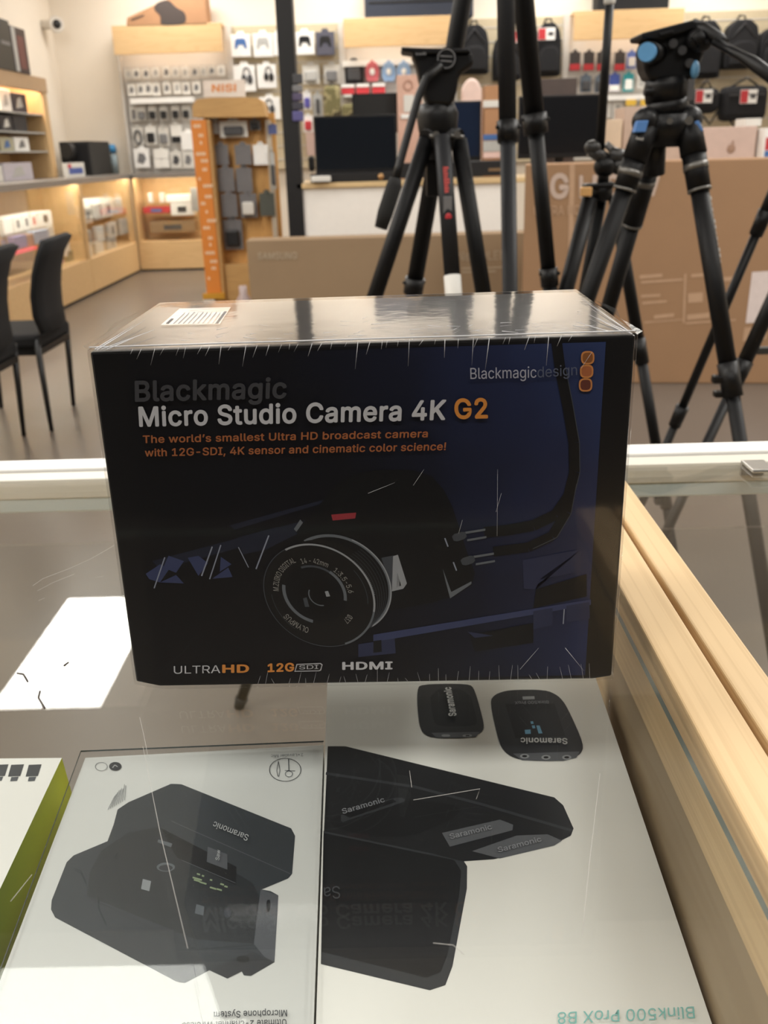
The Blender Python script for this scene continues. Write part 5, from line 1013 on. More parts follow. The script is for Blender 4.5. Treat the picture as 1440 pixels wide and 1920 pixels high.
o = MB().box(-3.75, -3.4, y0, y1, zt_+.011, zt_+.40, .006).build('display_box', mat('maroon_black_box', (58, 44, 46), .5), None, 'dark box with maroon picture on top of the tall cabinet', 'box', 'boxes on top of the tall cabinet')
MB().box(-3.399, -3.396, y0+.12, y1-.08, zt_+.05, zt_+.33).build('printed_picture', mat('maroon', (110, 62, 60), .5), o); MB().box(-3.399, -3.395, y0+.005, y0+.09, zt_+.02, zt_+.39).build('side_band', GREYL, o)
# ================================================================== BLACK COLUMN
x0 = aY(515, 0, 6.6).x; x1 = aY(547, 0, 6.6).x
b = MB(); b.box(x0, x1, 6.6, 6.75, 0, CEIL, .004); struct(b, 'pillar', mat('black_column', (22, 22, 24), .45))
b = MB(); pbox(b, 547, -60, 556, 432, 6.66, .06); struct(b, 'trim_1', mat('brown_column_edge', (66, 54, 48), .5))
t0 = aY(558, 140, 6.6); t = thing('hanging_strip', (t0.x, 6.59, aY(558, 228, 6.6).z), 'purple and grey sachets hanging in a strip on the black column', 'package')
for k, (y0, y1, m) in enumerate(((138, 158, GREYD), (159, 173, GREYM), (174, 190, mat('grape', (84, 76, 104), .5)), (191, 207, mat('slate_pouch', (62, 60, 72), .5)), (208, 228, mat('grape2', (92, 88, 140), .5)))):
    b = MB(); pbox(b, 548, y0, 567+(k > 2)*2, y1-.6, 6.585, .03, .008); b.build('sachet', m, t)
# ================================================================== ORANGE KIOSK
KY = 7.3
ORG = mat('orange_panel', (226, 138, 56), .5, noise=.03)
KW = wood('kiosk_maple', (202, 160, 102), 'X', .5, .5, .05)
K6 = lambda x, y: (340+x*.229, 140+y*.229)
xl = aY(364, 300, KY).x; xr = xl+.118
zK = aY(370, 185, KY).z; xe = aY(500, 200, KY).x
t = thing('display_kiosk', ((xl+xe)/2, KY+.2, 0), 'free standing maple and orange filter kiosk with a white sign on top', 'kiosk')
P = lambda x, y: aY(x, y, KY)
MB().box(xl+.0, xr+.018, KY+.012, KY+.2, .0, zK-.14, .003).build('left_post', KW, t)
o = MB().box(xl, xr-.005, KY, KY+.011, .28, zK-.14, .001).build('orange_panel', ORG, t)
b = MB(); z = zK-.17; n = 0
while z > .36:
    g = (.034, .02, .045, .018, .03)[n % 5]; x_ = xl+.02+(.0, .03, .035)[n % 3]
    for q in range((3, 2, 1, 4)[n % 4]): b.box(x_+q*.018, x_+q*.018+.014, KY-.002, KY-.0004, z-.022, z)
    z -= .03+g; n += 1
b.build('lettering', mat('peach_white', (244, 214, 180), .5), o)
arch = chaikin([(361, 216), (360, 196), (372, 183), (480, 182), (492, 189), (499, 218), (499, 219), (361, 221)], 1)
MB().prism([P(*p) for p in arch], (0, .24, 0), .002).build('arched_header', KW, t)
MB().box(xe-.035, xe, KY+.135, KY+.199, 0, zK-.15, .003).build('right_post', mat('pale_post', (190, 178, 160), .5), t)
xb = aY(520, 300, KY+.2).x
MB().box(xl+.06, xb, KY+.2, KY+.24, 0, zK-.1, .003).build('back_panel', wood('kiosk_back', (214, 164, 98), 'Z', .5, .5, .06), t)
MB().box(xr, xe-.036, KY+.06, KY+.199, 0.0, .48, .003).build('base_box', KW, t)
MB().box(xl-.03, xr+.02, KY-.02, KY+.011, .235, .279, .002).build('yellow_ledge', mat('ochre', (206, 150, 44), .5), t); MB().box(xl-.03, xr-.06, KY-.015, KY+.01, 0, .234, .002).build('white_foot', OFFW, t)
b = MB(); b.prism([P(*p) for p in ((382, 182), (381, 151), (459, 149), (460, 181.5))], (0, .02, 0), .001)
sg = b.build('sign', mat('sign_cream', (246, 232, 220), .5), t)
lettering('NiSi', P(397, 172)+Vector((0, -.002, 0)), P(443, 171)+Vector((0, -.002, 0)), P(397, 159)+Vector((0, -.002, 0)), mat('sign_orange', (240, 158, 92), .5), sg, .03, label='orange lettering')
SMOKE = mat('smoke_pack', (118, 116, 118), .35); 
GK = 'filter packs on the kiosk'
kp = [(401, 233, 18, 34, GREYL, None, 'small clear pack at the left end of the top kiosk row'), (438, 241, 52, 31, OFFW, GREYD, 'wide off white pack in the top kiosk row'), (478, 234, 21, 20, GREYM, BLK, 'grey pack in the top kiosk row'), (511, 242, 16, 18, mat('cobalt_pack', (86, 98, 150), .5), None, 'small blue pack at the right end of the top kiosk row'),
      (415, 289, 27, 38, SMOKE, None, 'smoke grey filter pack, left in the second kiosk row'), (456, 289, 31, 38, SMOKE, None, 'smoke grey filter pack, middle of the second kiosk row'), (489, 289, 28, 38, WHITE, None, 'white filter pack at the right of the second kiosk row'),
      (424, 336, 31, 44, SMOKE, None, 'smoke grey filter pack, left in the third kiosk row'), (458, 336, 30, 46, SMOKE, None, 'smoke grey filter pack, right in the third kiosk row'),
      (430, 384, 30, 44, SMOKE, None, 'smoke grey filter pack, left in the fourth kiosk row'), (466, 384, 32, 46, SMOKE, OFFW, 'grey pack with a white edge, middle of the fourth kiosk row'), (501, 382, 28, 44, mat('moss_smoke', (84, 88, 82), .4), None, 'greenish smoke pack at the right of the fourth kiosk row'),
      (437, 438, 36, 58, SMOKE, BLK, 'large grey pack with a dark disc in the bottom kiosk row'), (512, 318, 9, 70, GREYL, GREYD, 'narrow pale pack hanging at the right post of the kiosk')]
for k, (x, y, w_, h_, m, pm, lb) in enumerate(kp):
    o = pack(x, y, w_, h_, m, lb, GK, KY+.12+(.0 if k % 2 else .02), pm, 'blister', deep=.05, name='filter_pack')
p = aY(457, 560, 7.05); b = MB(); b.sweep([(p.x, 7.05, 0), (p.x, 7.05, .26), (p.x, 7.05, .3), (p.x, 7.05, .36)], [.055, .055, .03, .03], 14); o = b.build('bottle', mat('pinkish_bottle', (196, 178, 178), .3), None, 'pale bottle standing on the floor in front of the kiosk', 'bottle')
# ================================================================== DESK AND MONITORS
DY = 6.62
DTOP = 1.075
b = MB(); xd0, xd1 = aY(562, 400, DY).x, .80
t = thing('counter_desk', ((xd0+xd1)/2, DY+.3, 0), 'white fronted sales desk with a beige top, behind the tripods', 'desk')
MB().box(xd0, xd1, DY, DY+.02, 0, DTOP-.035).build('front_panel', mat('desk_white', (244, 240, 234), .45, noise=.02), t)
MB().box(xd0-.01, 1.49, DY-.02, DY+.72, DTOP-.034, DTOP, .004).build('desk_top', wood('desk_maple', (214, 186, 140), 'X', .45, .35, .05), t)
for x in (xd0+.01, 1.46): MB().box(x-.01, x+.02, DY+.021, DY+.7, 0, DTOP-.035).build('side_panel', MAPLEZ, t)
SCR = mat('screen_glass', (22, 26, 32), .12, noise=.02)
BEZ = mat('bezel_black', (18, 18, 20), .35)
def monitor(px0, py0, px1, py1, Y, label, stand=True, scr=SCR, base_w=.25, ztab=DTOP):
    b = MB(); X0, X1, z0, z1 = pbox(b, px0, py0, px1, py1, Y, .03, .004)
    t = thing('monitor', ((X0+X1)/2, Y+.05, ztab), label, 'monitor', 'dark monitors on the desk')
    b.build('housing', BEZ, t)
    MB().box(X0+.012, X1-.012, Y-.0015, Y+.0005, z0+.03, z1-.012).build('screen', scr, t)
    if z0 > ztab+.02:
        MB().box((X0+X1)/2-.03, (X0+X1)/2+.03, Y+.031, Y+.06, ztab+.01, z0+.1).build('neck', BEZ, t)
    MB().box((X0+X1)/2-base_w/2, (X0+X1)/2+base_w/2, Y+.0, Y+.18, ztab, ztab+.012, .003).build('foot', BEZ, t)
    return t
monitor(590, 216, 744, 326, 6.66, 'large dark monitor at the left end of the white desk')
monitor(661, 175, 745, 250, 7.12, 'dark monitor standing behind the large one', scr=mat('screen_off', (34, 34, 34), .4))
monitor(848, 189, 902, 302, 6.95, 'navy screened monitor behind the video tripod', scr=mat('screen_navy', (26, 36, 56), .15))
monitor(972, 178, 1131, 296, 6.72, 'wide black monitor behind the tripod legs right of centre', ztab=DTOP, scr=mat('screen_black', (20, 21, 24), .2))
b = MB(); pbox(b, 582, 324, 744, 341, 6.62, .06, .004); o = b.build('soundbar', BLK, None, 'black bar below the large dark monitor', 'soundbar')
c = aY(714, 331, 6.615); MB().ell(c, (.02, .01, .02)).build('brass_knob', mat('brass', (190, 150, 104), .3, metal=.7), o)
b = MB(); pbox(b, 583, 330, 620, 341, 6.56, .05, .006); b.build('white_gadget', OFFW, None, 'small white gadget at the left front corner of the desk', 'gadget')
b = MB(); pbox(b, 578, 292, 590, 322, 6.68, .06, .02); b.build('webcam', BLK, None, 'small black webcam left of the large monitor', 'camera')
b = MB(); pbox(b, 748, 303, 948, 332, 6.64, .08, .005); o = b.build('soundbar', BLK, None, 'long black soundbar behind the legs of the video tripod', 'soundbar')
c = aY(930, 318, 6.637); MB().box(c.x-.05, c.x+.04, 6.636, 6.6395, c.z-.01, c.z+.01).build('badge', mat('bronze_badge', (120, 96, 70), .4), o)
PEACH = mat('peach_card', (216, 176, 158), .6)
b = MB(); X0, X1, z0, z1 = pbox(b, 745, 140, 792, 264, 7.0, .15, .004); b.bm.free(); o = MB().box(X0, X1, 7.0, 7.15, DTOP, z1, .004).build('carton', PEACH, None, 'tall peach carton between the dark monitors and the video tripod', 'box')
b = MB(); pbox(b, 757, 178, 776, 210, 6.994, .005); b.build('pale_panel', OFFW, o); b = MB(); pbox(b, 752, 214, 772, 222, 6.99, .009); b.build('white_stripe', WHITE, o)
c = aY(765, 160, 6.996); b = MB(); [b.tube(c+Vector((.03*math.cos(a), 0, .03*math.sin(a))), c+Vector((.03*math.cos(a+.5), 0, .03*math.sin(a+.5))), .003, seg=5) for a in [i*.52 for i in range(12)]]; b.build('ring_mark', mat('ring_tan', (180, 130, 110), .6), o)
b = MB(); x0, x1, z0, z1 = pbox(b, 866, 145, 904, 190, 7.35, .12); b.bm.free()
o = MB().prism([(x0, 7.35, DTOP), (x1, 7.35, DTOP), (x1, 7.35, z0+(z1-z0)*.5), (x1-.03, 7.35, z1-.02), ((x0+x1)/2, 7.35, z1), (x0+.03, 7.35, z1-.02), (x0, 7.35, z0+(z1-z0)*.5)], (0, .12, 0), .02).build('pink_case', mat('pale_pink', (240, 214, 204), .5), None, 'pale pink rounded case standing behind the navy monitor', 'case')
b = MB(); x0, x1, z0, z1 = pbox(b, 908, 160, 942, 310, 6.9, .2); b.bm.free()
o = MB().box(x0, x1, 6.9, 7.1, DTOP, z1, .004).build('carton', KRAFT, None, 'brown carton with white and blue bands beside the upright tripod leg', 'box')
for y0, y1, m, nm in ((188, 201, OFFW, 'white_band'), (252, 262, BLUE, 'blue_band'), (264, 284, GREYL, 'grey_band'), (285, 296, mat('pink_band', (232, 200, 192), .5), 'pink_band')):
    b = MB(); pbox(b, 906, y0, 941, y1, 6.893, .006); b.build(nm, m, o)
b = MB(); x0, x1, z0, z1 = pbox(b, 1010, 147, 1082, 176, 7.1, .12); b.bm.free(); MB().box(x0, x1, 7.1, 7.22, DTOP, z1, .004).build('printer', mat('umber_box', (78, 66, 62), .5), None, 'dark brown box standing behind the wide black monitor', 'box')
# cartons right of the desk on a low table
t = thing('side_table', (2.3, 7.1, 0), 'pale low table carrying the beige cartons behind the large cardboard box', 'table')
MB().box(1.505, 3.4, 6.75, 7.5, .86, .90, .004).build('table_top', MAPLE, t)
for x in (1.53, 3.33):
    for y in (6.8, 7.41): MB().box(x, x+.04, y, y+.04, 0, .859).build('leg', MAPLEZ, t)
def tcarton(px0, py0, px1, Y, deep, m, label):
    x0 = aY(px0, 240, Y).x; x1 = aY(px1, 240, Y).x; z1 = aY((px0+px1)/2, py0, Y).z
    return MB().box(x0, x1, Y, Y+deep, .9005, z1, .005).build('carton', m, None, label, 'box', 'cartons behind the large cardboard box'), x0, x1, z1
tcarton(1127, 224, 1167, 6.95, .2, mat('cream_carton', (222, 198, 172), .6), 'cream carton seen just right of the thin pole')
tcarton(1169, 199, 1284, 6.98, .3, mat('dusk_carton', (196, 172, 156), .6), 'beige carton behind the hub of the fluid head tripod')
o, x0, x1, z1 = tcarton(1294, 238, 1420, 6.9, .3, mat('blush_carton', (206, 180, 168), .5), 'blush pink carton with a small fruit mark, right of the fluid head tripod')
c = aY(1371, 277, 6.896); b = MB(); b.ell(c+Vector((0, 0, -.005)), (.028, .003, .03)); b.ell(c+Vector((.008, 0, .035)), (.006, .003, .014), 10, 6); b.build('fruit_mark', mat('fruit_mark', (160, 128, 108), .5), o)
b = MB(); pbox(b, 1397, 239, 1431, 252, 6.85, .1, .002); b.bm.free()
MB().box(aY(1396, 245, 6.95).x, aY(1426, 245, 6.95).x, 6.95, 7.15, z1+.0005, z1+.05, .003).build('small_box', OFFW, None, 'small white box lying on the blush pink carton', 'box')
x0, x1, z1 = aY(1424, 270, 6.8).x+.03, aY(1452, 270, 6.8).x, aY(1436, 240, 6.8).z
o = MB().box(x0, x1, 6.8, 6.98, .9005, z1, .003).build('carton', WHITE, None, 'white carton with red and blue print at the right edge', 'box')
MB().box(x0+.01, x1, 6.797, 6.7995, z1-.14, z1-.06).build('red_print', RED, o); MB().box(x0+.01, x1, 6.797, 6.7995, z1-.2, z1-.145).build('blue_print', BLUE, o)
# ================================================================== THE TWO TELEVISION CARTONS
TVB = mat('tan_carton', (150, 126, 98), .7, noise=.04, scale=5)
SY = 5.9
x0, x1 = aY(465, 500, SY).x, .90
zS = aY(700, 443.5, SY).z
o = MB().box(x0, x1, SY, SY+.18, 0, zS, .008).build('television_carton', TVB, None, 'long tan television carton lying low in front of the white desk', 'box')
FS = lambda x, y, l=0.: aY(x, y, SY-.0015-l)
inkS = mat('faded_white_ink', (178, 160, 136), .7)
txt('SAMSUNG', (483, 486), (557, 485), (483, 474), FS, inkS, o, .02); txt('Neo QLED', (858, 489), (949, 486.5), (858, 472), FS, inkS, o, .0)
b = MB(); pbox(b, 866, 501, 944, 504, SY-.0015, .001); pbox(b, 866, 508, 930, 511, SY-.0015, .001); b.build('fine_print', inkS, o)
ga, gb = aZ(975, 718, 0), aZ(1440, 720, 0); gd = (gb-ga).normalized(); gn = Vector((gd.y, -gd.x, 0)); gn = gn if gn.y < 0 else -gn
Lw = 1.95; zL = 1.176
LGM = mat('corrugated_carton', (160, 125, 93), .7, noise=.04, scale=4)
b = MB(); b.prism([ga, ga+gd*Lw, ga+gd*Lw-gn*.22, ga-gn*.22], (0, 0, zL), .008)
o = b.build('television_carton', LGM, None, 'large upright brown television carton standing behind the tripods at right', 'box')
def FL(px, py, l=0.):
    d = ray(px, py); t = (ga-CP).dot(gn)/d.dot(gn); return CP+d*t+gn*(.0015+l)
wi, wf = mat('white_ink', (200, 178, 164), .7), mat('faint_ink', (190, 156, 126), .7)
txt('LG', (1003, 372), (1066, 370), (1003, 329), FL, wi, o, .03); txt('ULTRA HD', (1001, 404), (1088, 402), (1001, 387), FL, wf, o, .01)
txt('LED TV', (1086, 370), (1238, 365), (1086, 331), FL, wi, o, .03)
pr = Print(FL)
pr.poly(wf, [(1068, 308), (1078, 308), (1073, 540), (1064, 540)])
for q in ([(1199, 516), (1242, 513), (1242, 519), (1199, 523)], [(1202, 527), (1280, 522), (1280, 526), (1202, 532)], [(1202, 553), (1238, 551), (1238, 556), (1202, 558)], [(1204, 566), (1250, 563), (1250, 567), (1204, 571)], [(1226, 591), (1264, 587), (1263, 594), (1226, 598)], [(1208, 603), (1280, 598), (1280, 600), (1208, 606)], [(1283, 513), (1280, 606), (1284, 606), (1287, 513)],
          [(1296, 514), (1322, 512), (1322, 518), (1296, 520)], [(1290, 550), (1318, 548), (1318, 566), (1290, 568)], [(1288, 590), (1330, 586), (1330, 596), (1288, 600)], [(1286, 604), (1380, 598), (1380, 601), (1286, 608)], [(1350, 520), (1376, 518), (1376, 526), (1350, 528)]): pr.poly(wf, q)
pr.poly(mat('label_lilac', (224, 210, 206), .6), [(1410, 510), (1475, 506), (1470, 602), (1398, 606)])
pr.poly(wf, [(1396, 614), (1440, 612), (1436, 636), (1392, 640)])
NOFLIP.add('printed_lettering'); pr.build('printed_lettering', o)

# ================================================================== CHAIRS
FAB = mat('chair_fabric', (13, 13, 15), .85, noise=.15, scale=90, bump=.2); LEGM = mat('chair_black_steel', (20, 20, 21), .4)
def chair(dx, dy, label):
    D = Vector((dx, dy, 0)); yn, yf = 4.52, 5.03
    near = [aY(x, y, yn) for x, y in ((75, 622), (60, 590), (54, 545), (57, 507), (65, 474), (75, 449))]
    far = [aY(x, y, yf) for x, y in ((113, 600), (107, 570), (105, 540), (106, 503), (112, 468), (126, 437))]
    for i in range(6):                       # same height profile on both sides
        z = (near[i].z+far[i].z)/2; near[i].z = z; far[i].z = z
    rows = []
    for k in range(7):
        u = k/6; bow = math.sin(math.pi*u)*.035
        rows.append([near[i].lerp(far[i], u)+Vector((bow, 0, (.012*math.sin(math.pi*u)) if i == 5 else 0))+D for i in range(6)])
    xb = near[0].x+dx; zb = near[0].z
    t = thing('dining_chair', (xb-.25, (yn+yf)/2+dy, 0), label, 'chair', 'black chairs by the left showcase')
    MB().grid(rows, .03).build('backrest', FAB, t)
    zs = .455
    MB().box(xb-.47, xb-.02, yn+.01+dy, yf-.02+dy, zs-.05, zs+.02, .02).build('seat', FAB, t)
    MB().box(xb-.45, xb-.02, yn+.03+dy, yf-.04+dy, zs-.085, zs-.051, .004).build('seat_frame', LEGM, t)
    f1, f2 = aZ(97, 808, 0)+D, aZ(138, 760, 0)+D
    for top, ft in ((Vector((xb-.035, yn+.03+dy, zs+.0)), f1), (Vector((xb-.035, yf-.03+dy, zs)), f2), (Vector((xb-.43, yn+.05+dy, zs-.06)), Vector((xb-.46, f1.y+.01, 0))), (Vector((xb-.43, yf-.05+dy, zs-.06)), Vector((xb-.46, f2.y-.01, 0)))):
        MB().tube(top, ft, .017, .011, 10).build('leg', LEGM, t)
    return t
chair(0, 0, 'black upholstered chair with slim legs, the one with its whole curved back in view')
chair(-.062, -.585, 'black upholstered chair cut by the left edge of the frame')

# ================================================================== TRIPODS
TBK = mat('tripod_black', (9, 9, 11), .5, noise=.08, scale=60, spec=.28); TBK2 = mat('tripod_satin', (12, 12, 14), .42, spec=.35); CARB = mat('carbon_tube', (30, 31, 34), .55, noise=.12, scale=200, spec=.3); RUB = mat('rubber', (18, 18, 18), .8)
RING = mat('ring_silver', (118, 116, 112), .35, metal=.6); TBLU = mat('tripod_blue', (96, 156, 206), .4)
def foot_on_line(p0, p1, Y):
    """floor point at distance Y whose picture lies on the line through p0 and p1"""
    lo, hi = 0.3, 12.
    for _ in range(60):
        t = (lo+hi)/2; P = aZ(p0[0]+(p1[0]-p0[0])*t, p0[1]+(p1[1]-p0[1])*t, 0)
        if P.z > 1 or (ray(p0[0]+(p1[0]-p0[0])*t, p0[1]+(p1[1]-p0[1])*t).z >= 0) or P.y > Y: lo = t
        else: hi = t
    return P
def leg(parent, p0, Y0, p1, Yf, secs, mats=None, label=None, collar=True, foot=RUB, extra=None):
    """a telescopic leg from pixel p0 at depth Y0 to the floor; secs = [(fraction_end, radius)...]"""
    A = aY(*p0, Y0); B = foot_on_line(p0, p1, Yf)
    b = MB(); s0 = 0
    for i, (s1, r) in enumerate(secs):
        b.tube(A.lerp(B, s0), A.lerp(B, min(s1, .985)), r, r, 18); s0 = s1
    o = b.build('leg', mats or TBK, parent, label)
    if collar:
        for i in range(len(secs)-1):
            c = secs[i][0]; r = secs[i][1]*1.22
            b = MB(); d = (B-A).normalized(); C_ = A.lerp(B, c); b.tube(C_-d*.035, C_+d*.03, r, r*.95, 18)
            k = MB()
            q = d.cross(Vector((0, 1, 0))).normalized()
            b.box(C_.x-r*1.5, C_.x-r*.6, C_.y-.012, C_.y+.012, C_.z-.02, C_.z+.012, .003); k.bm.free()
            b.build('leg_lock', TBK2, o)
    MB().tube(A.lerp(B, .98), B, secs[-1][1]*1.25, secs[-1][1]*.9, 14).build('rubber_foot', foot, o)
    return o, A, B
def at_frac(A, B, y):   # point on leg at image row y
    lo, hi = 0., 1.
    for _ in range(40):
        t = (lo+hi)/2; P = A.lerp(B, t); d = P-CP; py = 960-FPX*d.dot(CU)/d.dot(CF)
        if py < y: lo = t
        else: hi = t
    return (lo+hi)/2

def worn_marks(P0, P1, P2, n, m, parent, label=None):
    """a line of lettering too blurred to read: one small mark per letter"""
    P0, P1, P2 = Vector(P0), Vector(P1), Vector(P2); U, V = (P1-P0)/n, P2-P0; b = MB()
    b.face([P0, P0+U*n*.999, P0+U*n*.999+V*.22, P0+V*.22])
    for i in range(n):
        h = (.95, .7, .8, .7, 1.0)[i % 5]; q = P0+U*(i+.12)
        b.face([q, q+U*.7, q+U*.7+V*h, q+V*h])
    return b.build('lettering', m, parent, label)

# --- fluid head tripod at right
TY = 2.0
hub = aY(1252, 215, TY)
t = thing('camera_tripod', (hub.x, TY, 0), 'large black carbon tripod with blue accents carrying a fluid head, at right', 'tripod')
ra, rb = .0215, .0155
def big_leg(p0, Y0, p1, Yf, rings):
    A = aY(*p0, Y0); B = foot_on_line(p0, p1, Yf)
    f = [at_frac(A, B, y) for y in rings]
    b = MB(); b.tube(A, A.lerp(B, f[0]), .024, .0255, 20); b.tube(A.lerp(B, f[0]), A.lerp(B, f[1]), .0235, .0225, 20); b.tube(A.lerp(B, f[1]), A.lerp(B, f[2]), .018, .0178, 20); b.tube(A.lerp(B, f[2]), A.lerp(B, .985), .0145, .0145, 18)
    o = b.build('leg', TBK, t)
    d = (B-A).normalized()
    for k in (0,):
        C_ = A.lerp(B, f[0]); MB().tube(C_+d*.018, C_+d*.030, .0245, .0245, 20).build('ring', RING, o)
    C_ = A.lerp(B, f[1]); MB().tube(C_-d*.002, C_+d*.003, .0232, .0232, 20).build('ring', RING, o)
    C_ = A.lerp(B, f[2]); b = MB(); b.tube(C_-d*.035, C_+d*.035, .021, .0205, 18); b.box(C_.x-.036, C_.x-.012, C_.y-.01, C_.y+.01, C_.z-.006, C_.z+.01, .003); b.box(C_.x-.03, C_.x-.012, C_.y-.01, C_.y+.01, C_.z-.035, C_.z-.022, .003); b.build('leg_lock', TBK2, o)
    MB().tube(A.lerp(B, .98), B, .019, .015, 14).build('rubber_foot', RUB, o)
    return o, A, B
oL, AL, BL = big_leg((1212, 236), TY-.03, (1100, 561), 1.95, (300, 354, 800))
oR, AR, BR = big_leg((1291, 230), TY-.02, (1389, 835), 1.62, (290, 356, 712))
oB, AB, BB = big_leg((1236, 240), TY+.05, (1140, 580), 2.55, (320, 420, 700))
# spider and blue tags
b = MB(); b.sweep([hub+Vector((0, 0, -.06)), hub+Vector((0, 0, -.03)), hub+Vector((0, 0, .0))], [.035, .048, .05], 24)
for p, Y_ in (((1210, 228), TY-.03), ((1292, 225), TY-.02), ((1238, 232), TY+.05)):
    q = aY(*p, Y_); b.tube(hub+Vector((0, 0, -.035)), q, .024, .024, 14); b.ell(q, .0265)
b.build('spider', TBK2, t)
b = MB(); q = aY(1229, 240, TY); q2 = aY(1226, 326, TY+.02); b.tube(q, q2, .022, .022, 16); b.build('centre_post', TBK2, t)
for p0, p1, Y_, rr in (((1206, 226), (1200, 248), TY-.058, .011), ((1303, 226), (1312, 246), TY-.045, .008)):
    a, c = aY(*p0, Y_), aY(*p1, Y_); n = Vector((1, 0, 0))*rr
    MB().prism([a-n, a+n, c+n, c-n], (0, .02, 0), .0015).build('blue_tag', mat('tag_blue', (92, 140, 206), .4), t, 'blue tag')
wl = mat('leg_marking', (190, 188, 184), .5)
pxl = [(1196, 256), (1209, 258)]
worn_marks(aY(1192, 262, TY-.060), aY(1206, 264, TY-.060), aY(1193, 256, TY-.060), 5, wl, t)
# white lettering down the right leg
dv = (BR-AR).normalized()
b = MB(); side = Vector((1, -.9, 0)).normalized()
f0, f1 = at_frac(AR, BR, 366), at_frac(AR, BR, 494)
ax = AR.lerp(BR, f0)+side*.0186; bx = AR.lerp(BR, f1)+side*.0183; up = (side.cross(dv)).normalized()
up = up if up.z > 0 or up.x > 0 else -up
worn_marks(ax-up*.004, bx-up*.004, ax+up*.009, 12, wl, t)
# fluid head
hz = hub.z
A1 = aY(1250, 178, TY)
b = MB(); b.sweep([aY(1252, 222, TY), aY(1252, 205, TY), aY(1251, 186, TY)], [.034, .04, .0405], 28); b.build('levelling_bowl', TBK2, t)
b = MB(); b.sweep([aY(1250, 190, TY), aY(1250, 160, TY), aY(1250, 146, TY)], [.041, .043, .040], 28); b.tube(aY(1208, 172, TY-.02), aY(1235, 172, TY-.02), .008, .01, 10); b.build('pan_base', TBK2, t)
b = MB(); c0 = aY(1213, 152, TY); c1 = aY(1296, 152, TY)
P = lambda x, y, Y=TY-.03: aY(x, y, Y)
b.prism([P(*p) for p in ((1218, 150), (1208, 128), (1206, 90), (1216, 70), (1300, 44), (1318, 62), (1322, 100), (1300, 148))], (0, .065, 0), .006); b.build('head_body', TBK2, t)
b = MB(); b.prism([P(*p, TY-.045) for p in ((1204, 72), (1203, 62), (1300, 37), (1312, 45), (1310, 52), (1240, 74))], (0, .095, 0), .003)
b.prism([P(*p, TY-.05) for p in ((1236, 62), (1262, 55), (1264, 62), (1238, 69))], (0, .02, 0), .002); b.build('camera_plate', TBK, t)
c = P(1213, 99, TY-.045); MB().tube(c+Vector((.012, .02, 0)), c+Vector((-.006, -.02, 0)), .0165, .0165, 24).build('blue_cap', TBLU, t, 'blue round cap'); 
b = MB(); b.tube(c+Vector((.03, .03, 0)), c+Vector((.004, .0, 0)), .0195, .0195, 24); b.build('drag_housing', TBK2, t)
c = P(1303, 131, TY-.045); b = MB(); b.ell(c, (.008, .012, .0165)); b.build('blue_cap', mat('blue_dim', (86, 136, 172), .4), t, 'blue round cap')
for p in ((1292, 119), (1261, 82), (1278, 95)):
    b = MB(); b.tube(P(*p, TY-.04)+Vector((0, -.006, 0)), P(*p, TY-.02), .008, .009, 12); b.build('knob', mat('knob_grey', (62, 62, 64), .35), t)
b = MB(); b.ell(P(1312, 75, TY-.045), (.026, .02, .022)); b.tube(P(1305, 62, TY-.06), P(1318, 82, TY-.06), .012, .012, 12); b.tube(P(1326, 78, TY-.06), P(1326, 78, TY-.075), .004, .004, 10); b.build('handle_clamp', TBK, t)
b = MB(); b.sweep([P(1300, 45, TY-.03), P(1320, 56, TY-.05), P(1348, 74, TY-.07), P(1360, 82, TY-.08)], [.010, .012, .012, .009], 14); b.sweep([P(1340, 78, TY-.08), P(1390, 105, TY-.13), P(1412, 118, TY-.15), P(1490, 176, TY-.24)], [.008, .0085, .0115, .0115], 14); b.build('pan_handle', TBK2, t)
MB().box(P(1292, 150).x-.006, P(1292, 150).x+.006, TY-.05, TY-.04, P(1292, 190).z, P(1292, 150).z, .002).build('lock_lever', mat('lever_grey', (92, 92, 94), .4), t)
b = MB(); b.tube(P(1292, 226, TY-.05), P(1292, 226, TY-.056), .008, .008, 14); b.build('hub_screw', RING, t); b = MB(); b.tube(P(1256, 227, TY-.055), P(1256, 227, TY-.06), .006, .006, 12); b.build('hub_screw', RING, t)

# --- video tripod left of centre
VY = 2.2
hub = aY(822, 236, VY)
t = thing('video_tripod', (hub.x, VY, 0), 'black video tripod left of centre with a pan handle hanging down', 'tripod')
leg(t, (800, 262), VY-.02, (703, 555), 1.95, [(.34, .018), (.7, .0165), (1, .013)])
leg(t, (860, 262), VY-.02, (906, 548), 1.95, [(.34, .018), (.7, .0155), (1, .013)])
o, A, B = leg(t, (829, 256), VY-.05, (850, 545), 1.72, [(at_frac(aY(829, 256, VY-.05), foot_on_line((829, 256), (850, 545), 1.72), 517), .0175), (1, .0155)], CARB, 'grey front leg with red lettering', False)
dv = (B-A).normalized()
f = at_frac(A, B, 517); f2 = at_frac(A, B, 620); MB().tube(A.lerp(B, f), A.lerp(B, f2), .0185, .0185, 18).build('white_sleeve', OFFW, o)
f0, f1 = at_frac(A, B, 312), at_frac(A, B, 361)
worn_marks(A.lerp(B, f0)+Vector((-.004, -.0185, 0)), A.lerp(B, f1)+Vector((-.004, -.0185, 0)), A.lerp(B, f0)+Vector((.008, -.0185, 0)), 9, mat('red_marking', (196, 66, 60), .5), o, 'red lettering')
c = A.lerp(B, at_frac(A, B, 386)); b = MB(); b.box(c.x-.009, c.x+.009, c.y-.020, c.y-.0178, c.z-.03, c.z+.02, .001); b.build('grey_sticker', GREYM, o); c = A.lerp(B, at_frac(A, B, 406)); b = MB(); b.ell(c+Vector((0, -.0175, 0)), (.007, .002, .008)); b.build('red_dot', RED, o)
